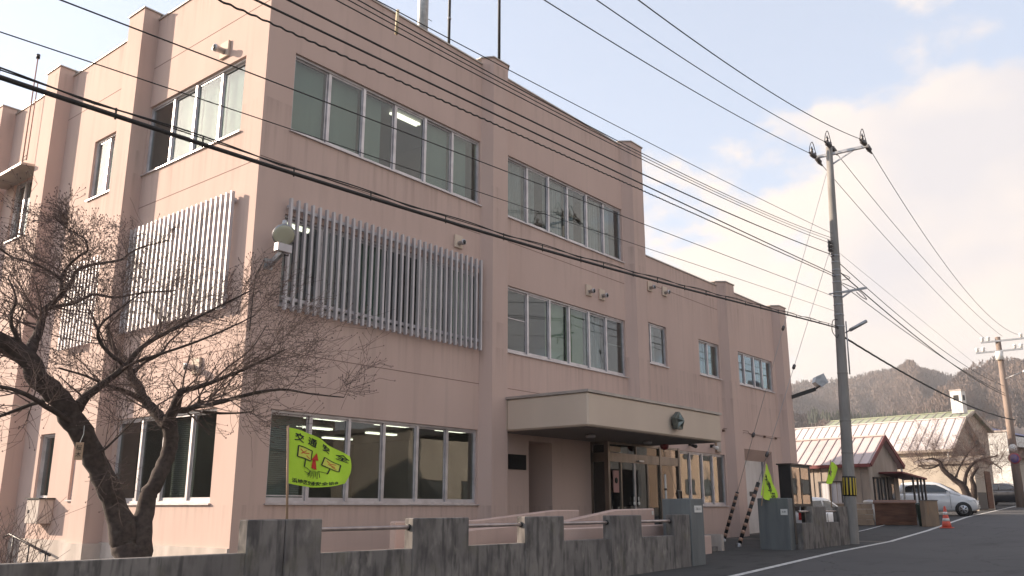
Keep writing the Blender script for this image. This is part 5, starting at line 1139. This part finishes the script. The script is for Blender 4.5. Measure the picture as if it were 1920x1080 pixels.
# ------------------------------------------------------------------ CARS
def carpaint(name, c):
    m_ = mat(name, c, .3, 0, spec=.5); b_ = m_.node_tree.nodes['Principled BSDF']; b_.inputs['Coat Weight'].default_value = .6; b_.inputs['Coat Roughness'].default_value = .05; return m_
M['carw'] = carpaint('white_car_paint', (.70, .69, .69)); M['card'] = carpaint('dark_car_paint', (.03, .032, .04)); M['carglass'] = mat('car_glass', (.02, .022, .025), .05, 0, spec=.8)
M['tyre'] = mat('tyre_rubber', (.02, .02, .02), .85); M['rim'] = mat('alloy_rim', (.45, .45, .46), .3, .8); M['lamp'] = mat('headlamp_glass', (.75, .75, .75), .08, .2); M['tail'] = mat('tail_lamp', (.4, .02, .02), .2)
def car(pos, az, label, paint, kind='hatch', name='parked_car', zs=1.0):
    pos = Vector(pos); a = R_(az); F = Vector((math.sin(a), math.cos(a), 0)); S = Vector((-math.cos(a), math.sin(a), 0)); Z = Vector((0, 0, zs))
    T = lambda x, y, z: pos+F*x+S*y+Z*z
    t = empty(name, pos, label, 'car', 'parked cars')
    if kind == 'hatch':
        st = [(-1.70, .34, .80, .58), (-1.66, .24, .93, .68), (-1.45, .2, .98, .73), (-.9, .18, .985, .74), (0, .18, .975, .74), (.55, .18, .965, .74), (.95, .18, .93, .735), (1.25, .19, .86, .72), (1.50, .22, .76, .68), (1.64, .27, .64, .60), (1.69, .34, .52, .50)]
        cab = [(-1.63, .93, .66), (-1.52, 1.25, .60), (-1.36, 1.46, .54), (-.7, 1.505, .55), (-.1, 1.49, .55), (.22, 1.42, .56), (.62, 1.20, .62), (1.02, .935, .68)]
        wins = [[(-1.28, 1.04), (-1.20, 1.30), (-.98, 1.36), (-.42, 1.38), (-.42, 1.03)], [(-.34, 1.03), (-.34, 1.38), (.08, 1.36), (.40, 1.20), (.66, 1.02)]]; ax = (-1.12, 1.10); wr_ = .275
    else:
        st = [(-2.1, .36, .80, .62), (-2.0, .24, .92, .72), (-1.5, .2, .95, .8), (-.5, .18, .94, .82), (.6, .18, .92, .82), (1.2, .19, .86, .8), (1.7, .22, .78, .76), (2.0, .28, .66, .66), (2.08, .36, .54, .55)]
        cab = [(-1.75, .93, .68), (-1.2, 1.28, .58), (-.8, 1.38, .55), (-.1, 1.40, .56), (.25, 1.34, .58), (.65, 1.12, .66), (1.05, .9, .74)]
        wins = [[(-1.25, 1.0), (-1.05, 1.24), (-.3, 1.31), (-.3, .99)], [(-.22, .99), (-.22, 1.31), (.2, 1.26), (.75, .98)]]; ax = (-1.3, 1.35); wr_ = .3
    b = MB(); n = 0; rings = []
    for (x, z0, z1, hw) in st:
        half = [(hw*.86, z0), (hw*.97, z0+.08), (hw, (z0+z1)*.5), (hw*.985, z1-.10), (hw*.93, z1-.015), (hw*.55, z1+.015), (0, z1+.025)]
        ring = [(y, z) for y, z in half]+[(-y, z) for y, z in half[::-1][1:]]
        rings.append([T(x, y, z) for y, z in ring])
    nr = len(rings[0]); vs = [p for r in rings for p in r]; fs = []
    for i in range(len(rings)-1):
        for k in range(nr): k2 = (k+1) % nr; fs.append((i*nr+k, i*nr+k2, (i+1)*nr+k2, (i+1)*nr+k))
    fs += [tuple(range(nr)), tuple((len(rings)-1)*nr+k for k in range(nr))[::-1]]
    b.add(vs, fs, True)
    rings = []
    for i, (x, z, hw) in enumerate(cab):
        zb = .90; hb = .70 if kind == 'hatch' else .78
        half = [(hb*(.96 if 0 < i < len(cab)-1 else .9), min(zb, z-.01)), (hw*1.07+.0, max(zb, z-.16)), (hw*.99, z-.045), (hw*.85, z), (0, z+.015)]
        ring = [(y, q_) for y, q_ in half]+[(-y, q_) for y, q_ in half[::-1][1:]]; rings.append([T(x, y, q_) for y, q_ in ring])
    nr = len(rings[0]); vs = [p for r in rings for p in r]; fs = []
    for i in range(len(rings)-1):
        for k in range(nr): k2 = (k+1) % nr; fs.append((i*nr+k, i*nr+k2, (i+1)*nr+k2, (i+1)*nr+k))
    fs += [tuple(range(nr)), tuple((len(rings)-1)*nr+k for k in range(nr))[::-1]]
    b.add(vs, fs, True); body = b.build('body', paint, t)
    def sidey(x, z):
        xs_ = [c[0] for c in cab]; hw = float(np.interp(x, xs_, [c[2] for c in cab])); zt_ = float(np.interp(x, xs_, [c[1] for c in cab])); hb = (.70 if kind == 'hatch' else .78)*.96
        za_, zb_ = .90, max(.905, zt_-.16)
        if z <= zb_: return hb+(hw*1.07-hb)*(z-za_)/(zb_-za_)
        return hw*1.07+(hw*.99-hw*1.07)*(z-zb_)/max(.01, zt_-.045-zb_)
    for sg in (-1, 1):
        for wv in wins:
            b = MB(); P_ = [T(x, sg*(sidey(x, z)+.012), z) for x, z in wv]; b.add(P_, [tuple(range(len(P_)))]); b.build('side_window', M['carglass'], t)
    b = MB(); i0 = len(cab)-3
    def cp_(x, z, hw, f, lift=.012): return T(x+lift, f*hw, z+lift)
    c0, c1, c2 = cab[i0], cab[i0+1], cab[i0+2]
    b.add([cp_(c2[0]-.04, c2[1]-.0, c2[2]*.88, -1), cp_(c2[0]-.04, c2[1], c2[2]*.88, 1), cp_(c1[0], c1[1]+.012, c1[2]*.86, 1), cp_(c1[0], c1[1]+.012, c1[2]*.86, -1), cp_(c0[0]+.04, c0[1]-.008, c0[2]*.82, 1), cp_(c0[0]+.04, c0[1]-.008, c0[2]*.82, -1)], [(0, 1, 2, 3), (3, 2, 4, 5)]); b.build('windscreen', M['carglass'], t)
    b = MB(); c0, c1 = cab[0], cab[1]; b.add([T(c0[0]-.015, .5, c0[1]+.08), T(c0[0]-.015, -.5, c0[1]+.08), T(c1[0]-.02, -.5, c1[1]+.02), T(c1[0]-.02, .5, c1[1]+.02)], [(0, 1, 2, 3)]); b.build('rear_window', M['carglass'], t)
    hwm = st[4][3]
    for x in ax:
        for sg in (-1, 1):
            b = MB(); b.lathe(T(x, sg*(hwm-.20), wr_*1.0), S*sg, [(0, wr_+.055), (.205, wr_+.055)], 24); b.build('wheel_arch', M['black'], t)
            b = MB(); b.lathe(T(x, sg*(hwm-.17), wr_), S*sg, [(0, wr_*.9), (.02, wr_), (.165, wr_), (.18, wr_*.93)], 24); wh = b.build('wheel', M['tyre'], t)
            b = MB(); b.lathe(T(x, sg*(hwm+.008), wr_), S*sg, [(0, wr_*.70), (.006, wr_*.66), (.003, wr_*.2), (.012, wr_*.16), (.013, .01)], 20); rm = b.build('rim', M['rim'], wh)
            b = MB()
            for k in range(6):
                an = 2*math.pi*(k+.5)/6; c = T(x, sg*(hwm+.018), wr_)+F*math.cos(an)*wr_*.43+Vector((0, 0, math.sin(an)*wr_*.43)); b.obox(c, F*math.cos(an)+Vector((0, 0, math.sin(an))), S, F*-math.sin(an)+Vector((0, 0, math.cos(an))), wr_*.16, .004, wr_*.09)
            b.build('rim_gap', M['black'], wh)
    fx = st[-1][0]
    for sg in (-1, 1):
        b = MB(); b.add([T(fx-.10, sg*.64, .68), T(fx-.02, sg*.42, .66), T(fx-.02, sg*.40, .55), T(fx-.06, sg*.60, .54), T(fx-.42, sg*(hwm-.01), .78), T(fx-.36, sg*(hwm-.005), .66)], [(0, 1, 2, 3), (0, 3, 5, 4)]); b.build('headlight', M['lamp'], t)
        b = MB(); b.add([T(st[0][0]-.005, sg*.60, .95), T(st[0][0]-.005, sg*.5, .95), T(st[0][0]-.02, sg*.5, .70), T(st[0][0]-.02, sg*.62, .70)], [(0, 1, 2, 3)]); b.build('tail_light', M['tail'], t)
        b = MB(); b.obox(T(.55 if kind == 'hatch' else .65, sg*(hwm+.09), 1.0), F, S, Z, .05, .08, .055); b.build('side_mirror', paint, t)
        b = MB()
        for xd in (-.38, .62): b.obox(T(xd, sg*(hwm+.002), .62), F, S, Z, .006, .004, .30)
        b.build('door_gap', M['black'], t)
        b = MB()
        for xd in (-.55, .30): b.obox(T(xd, sg*(hwm+.01), .84), F, S, Z, .08, .012, .014)
        b.build('door_handle', paint, t)
    b = MB(); b.obox(T(fx-.01, 0, .46), S, F, Z, .34, .02, .06); b.build('grille', M['black'], t)
    b = MB(); b.obox(T(fx+.018, 0, .40), S, F, Z, .165, .006, .08); b.build('number_plate', M['white'], t)
    return t
c_ = at(45.2, 1760, 965); car((c_[0], c_[1], gz(c_[0])), 172, 'white hatchback parked nose to the road in front of the leaning bare tree', M['carw'])
c_ = at(30, 1522, 965); car((c_[0], c_[1], gz(c_[0])-.05), 98, 'white car partly hidden behind the short wall and notice cabinet', M['carw'], 'hatch', zs=.84)
c_ = at(66, 1890, 930); car((c_[0], c_[1], gz(c_[0])), 190, 'dark car in shade at the right edge beside the distant pole', M['card'], 'sedan')

# ------------------------------------------------------------------ HILLS
HB = noisy('bare_woodland_slope', (.125, .098, .090), (.155, .122, .105), (1, 1, 1), .035, 9, .35, .65, 1.0, extra=[((.075, .062, .062), (1, 1, 1), .015, .5, .62, .7), ((.20, .145, .10), (1, 1, 1), .02, .58, .7, .5)])
crestA = [(900, 745), (1200, 745), (1484, 734), (1516, 722), (1562, 714.5), (1609, 718), (1656, 705), (1690, 699), (1710, 695), (1733, 691), (1768, 699), (1803, 705), (1830, 712), (1900, 720), (2050, 740)]
crestB = [(1740, 775), (1790, 742), (1815, 720), (1830, 705), (1866, 687), (1904, 676), (1920, 678), (1990, 690), (2100, 720)]
crestC = [(1300, 770), (1440, 765), (1482, 773), (1515, 786), (1560, 797), (1640, 800), (1760, 796), (1850, 800), (2000, 800)]
def hill(name, crest, Dc, Dn, seed, amp, nx=150, nr=46):
    cx = [c[0] for c in crest]; random.seed(seed); P_ = []; X = np.linspace(cx[0], cx[-1], nx)
    ph = [random.uniform(0, 6) for _ in range(8)]
    for i, x in enumerate(X):
        y = float(np.interp(x, cx, [c[1] for c in crest])); top = at(Dc, x, y); base = at(Dn, x, 955)
        h = top[2]; row = []
        for j in range(nr+8):
            t_ = j/nr
            D = Dn+(Dc-Dn)*t_ if t_ <= 1 else Dc+(Dc-Dn)*(t_-1)*1.5
            g = at(D, x, 955); prof = t_**.85 if t_ <= 1 else 1-(t_-1)*1.2
            sp = amp*(math.sin(x*.021+ph[0]+t_*2.0)+.6*math.sin(x*.047+ph[1]-t_*3)+.35*math.sin(x*.11+ph[2]+t_*5))*math.sin(math.pi*min(t_, 1))
            row.append((g[0], g[1], max(-2+gz(min(g[0], 400))*(1-t_ if t_ < 1 else 0), 0)+h*prof+sp+random.uniform(-.6, .6)))
        P_.append(row)
    b = MB(); m_ = nr+8
    for r in P_: b.v += r
    for i in range(nx-1):
        for j in range(m_-1): k = i*m_+j; b.f.append((k, k+1, k+m_+1, k+m_)); b.sm.append(True)
    tag(b.build(name, HB), kind='structure'); return P_
HA = hill('hills', crestA, 950, 520, 3, 13); HBp = hill('hills', crestB, 620, 380, 4, 9); HC = hill('hills', crestC, 430, 300, 6, 3)
def forest(name, label, P_, cnt, hmin, hmax, m_, seed, conifer=False, tmin=.02, tmax=1.0, xr=None, nr=46):
    random.seed(seed); b = MB(); nx = len(P_)
    for _ in range(cnt):
        i = random.random() if xr is None else random.uniform(*xr); fi = i*(nx-1.001); i0 = int(fi); u = fi-i0; tj = random.uniform(tmin, tmax)*nr; j0 = int(tj); v = tj-j0
        a_, b_, c_, d_ = [Vector(q_) for q_ in (P_[i0][j0], P_[i0+1][j0], P_[i0][j0+1], P_[i0+1][j0+1])]
        p = a_.lerp(b_, u).lerp(c_.lerp(d_, u), v); h = random.uniform(hmin, hmax)
        if conifer:
            r = h*.2; an = random.random()*6
            for k in range(3):
                z = h*(.15+.27*k); rr = r*(1-.27*k); ring = [p+Vector((rr*math.cos(an+q_*1.047)*rnd(.7, 1.2), rr*math.sin(an+q_*1.047)*rnd(.7, 1.2), z)) for q_ in range(6)]
                b.add(ring+[p+Vector((0, 0, z+h*.42))], [(q_, (q_+1) % 6, 6) for q_ in range(6)])
        else:
            for k in range(7):            # fine upright sprays of twigs
                an = random.random()*6.283; le = rnd(.05, .34)*h; q0 = p+Vector((0, 0, h*rnd(.0, .35))); tp = q0+Vector((math.cos(an)*le, math.sin(an)*le, h*rnd(.35, .75))); wv = Vector((math.cos(an+1.57), math.sin(an+1.57), 0))*h*rnd(.03, .085); b.add([q0, tp-wv*.9+Vector((0, 0, -h*.1)), tp, tp+wv-Vector((0, 0, h*.14))], [(0, 1, 2), (0, 2, 3)])
    o = b.build(name, m_); tag(o, label, 'trees', kind='stuff')
FM = noisy('bare_tree_crowns', (.145, .105, .09), (.185, .135, .11), (1, 1, 1), .05, 8, .35, .65, 1.0, extra=[((.105, .088, .088), (1, 1, 1), .02, .5, .62, .6), ((.19, .145, .115), (1, 1, 1), .03, .58, .7, .5)])
CM = noisy('conifer_needles', (.028, .038, .026), (.045, .05, .032), (1, 1, 1), .2, 5)
random.seed(20)
forest('bare_forest', 'brown leafless woodland covering the far hill', HA, 17000, 3.5, 7, FM, 21, xr=(.45, .92)); forest('bare_forest', 'brown leafless woodland on the nearer right-hand hill', HBp, 7000, 3, 5.5, FM, 22, xr=(0, .75)); forest('bare_forest', 'warm brown scrub trees on the low foot slope', HC, 5000, 2.5, 4.5, FM, 23, xr=(.2, .85))
forest('conifer_forest', 'dark conifer belt along the foot of the hill', HC, 420, 4, 7.5, CM, 24, True, .8, 1.05, (.33, .72)); forest('conifer_forest', 'scattered dark conifers along the hill crest', HA, 50, 4, 7, CM, 25, True, .93, 1.0, (.5, .9))

# ------------------------------------------------------------------ buildings across the street (seen only as reflections), and blocks added to darken panes
def opposite(x0, x1, y, h, label, wm, dep=8):
    t = empty('street_house', ((x0+x1)/2, y-dep/2, gz(x0)), label, 'building', 'buildings across the street'); z0 = gz(x0)-.2
    b = MB(); b.box((x0, y-dep, z0), (x1, y, h)); b.build('wall', wm, t)
    b = MB(); b.box((x0-.2, y-dep-.2, h+.002), (x1+.2, y+.2, h+.22)); b.build('roof', M['trim'], t)
    x = x0+1
    while x+1.8 < x1:
        for zz in (z0+1.2, z0+4.0):
            if zz+1.2 < h: b = MB(); b.box((x, y+.002, zz), (x+1.7, y+.05, zz+1.2)); f = b.build('window', M['winddark'], t); b = MB(); b.box((x+.06, y+.052, zz+.06), (x+1.64, y+.06, zz+1.14)); b.build('pane', M['houseglass'], f)
        x += 3.1
opposite(23.5, 34, -20, 3.9, 'low beige house across the street, seen as a window reflection', M['stucco'])
opposite(51, 66, -21, 6.2, 'two-storey pinkish building across the street, seen as a reflection', noisy('peach_render', (.58, .42, .31), (.50, .36, .27), (1, 1, .4), 1.5))
opposite(6, 21, -23, 6.5, 'added dark brown block across the street, out of view, darkening the left ground-floor panes', noisy('mirrored_dark_brown', (.12, .10, .085), (.08, .068, .06), (1, 1, .3), 2))  # unseen block added so the left ground-floor panes mirror dark, not bright sky
opposite(36, 49, -22, 5.0, 'added dark grey block between two paler buildings, out of view, darkening the entrance glass', noisy('mirrored_dark_grey', (.13, .13, .13), (.09, .09, .09), (1, 1, .3), 2))  # unseen, added to keep the entrance glass reflections dark
opposite(-27, -11, 44, 6.6, 'added dark block behind the side yard, out of view, darkening the side window reflections', noisy('mirrored_dark_umber', (.15, .13, .115), (.10, .088, .08), (1, 1, .3), 2), dep=18)  # added out of view to stop the lower side windows mirroring golden sky
print('objects', len(bpy.data.objects))

# ------------------------------------------------------------------ HAZE
hz = MB(); hz.box((-300, -300, -7.5), (1050, 950, 230)); hm = bpy.data.materials.new('valley_haze'); hm.use_nodes = True; t_ = hm.node_tree; t_.nodes.clear()
pv = t_.nodes.new('ShaderNodeVolumePrincipled'); pv.inputs['Color'].default_value = (.90, .88, .90, 1); pv.inputs['Density'].default_value = .0004; pv.inputs['Anisotropy'].default_value = .2
oo = t_.nodes.new('ShaderNodeOutputMaterial'); t_.links.new(pv.outputs[0], oo.inputs['Volume'])
tag(hz.build('haze', hm), 'thin pale haze filling the valley in front of the hills', 'haze', kind='stuff')
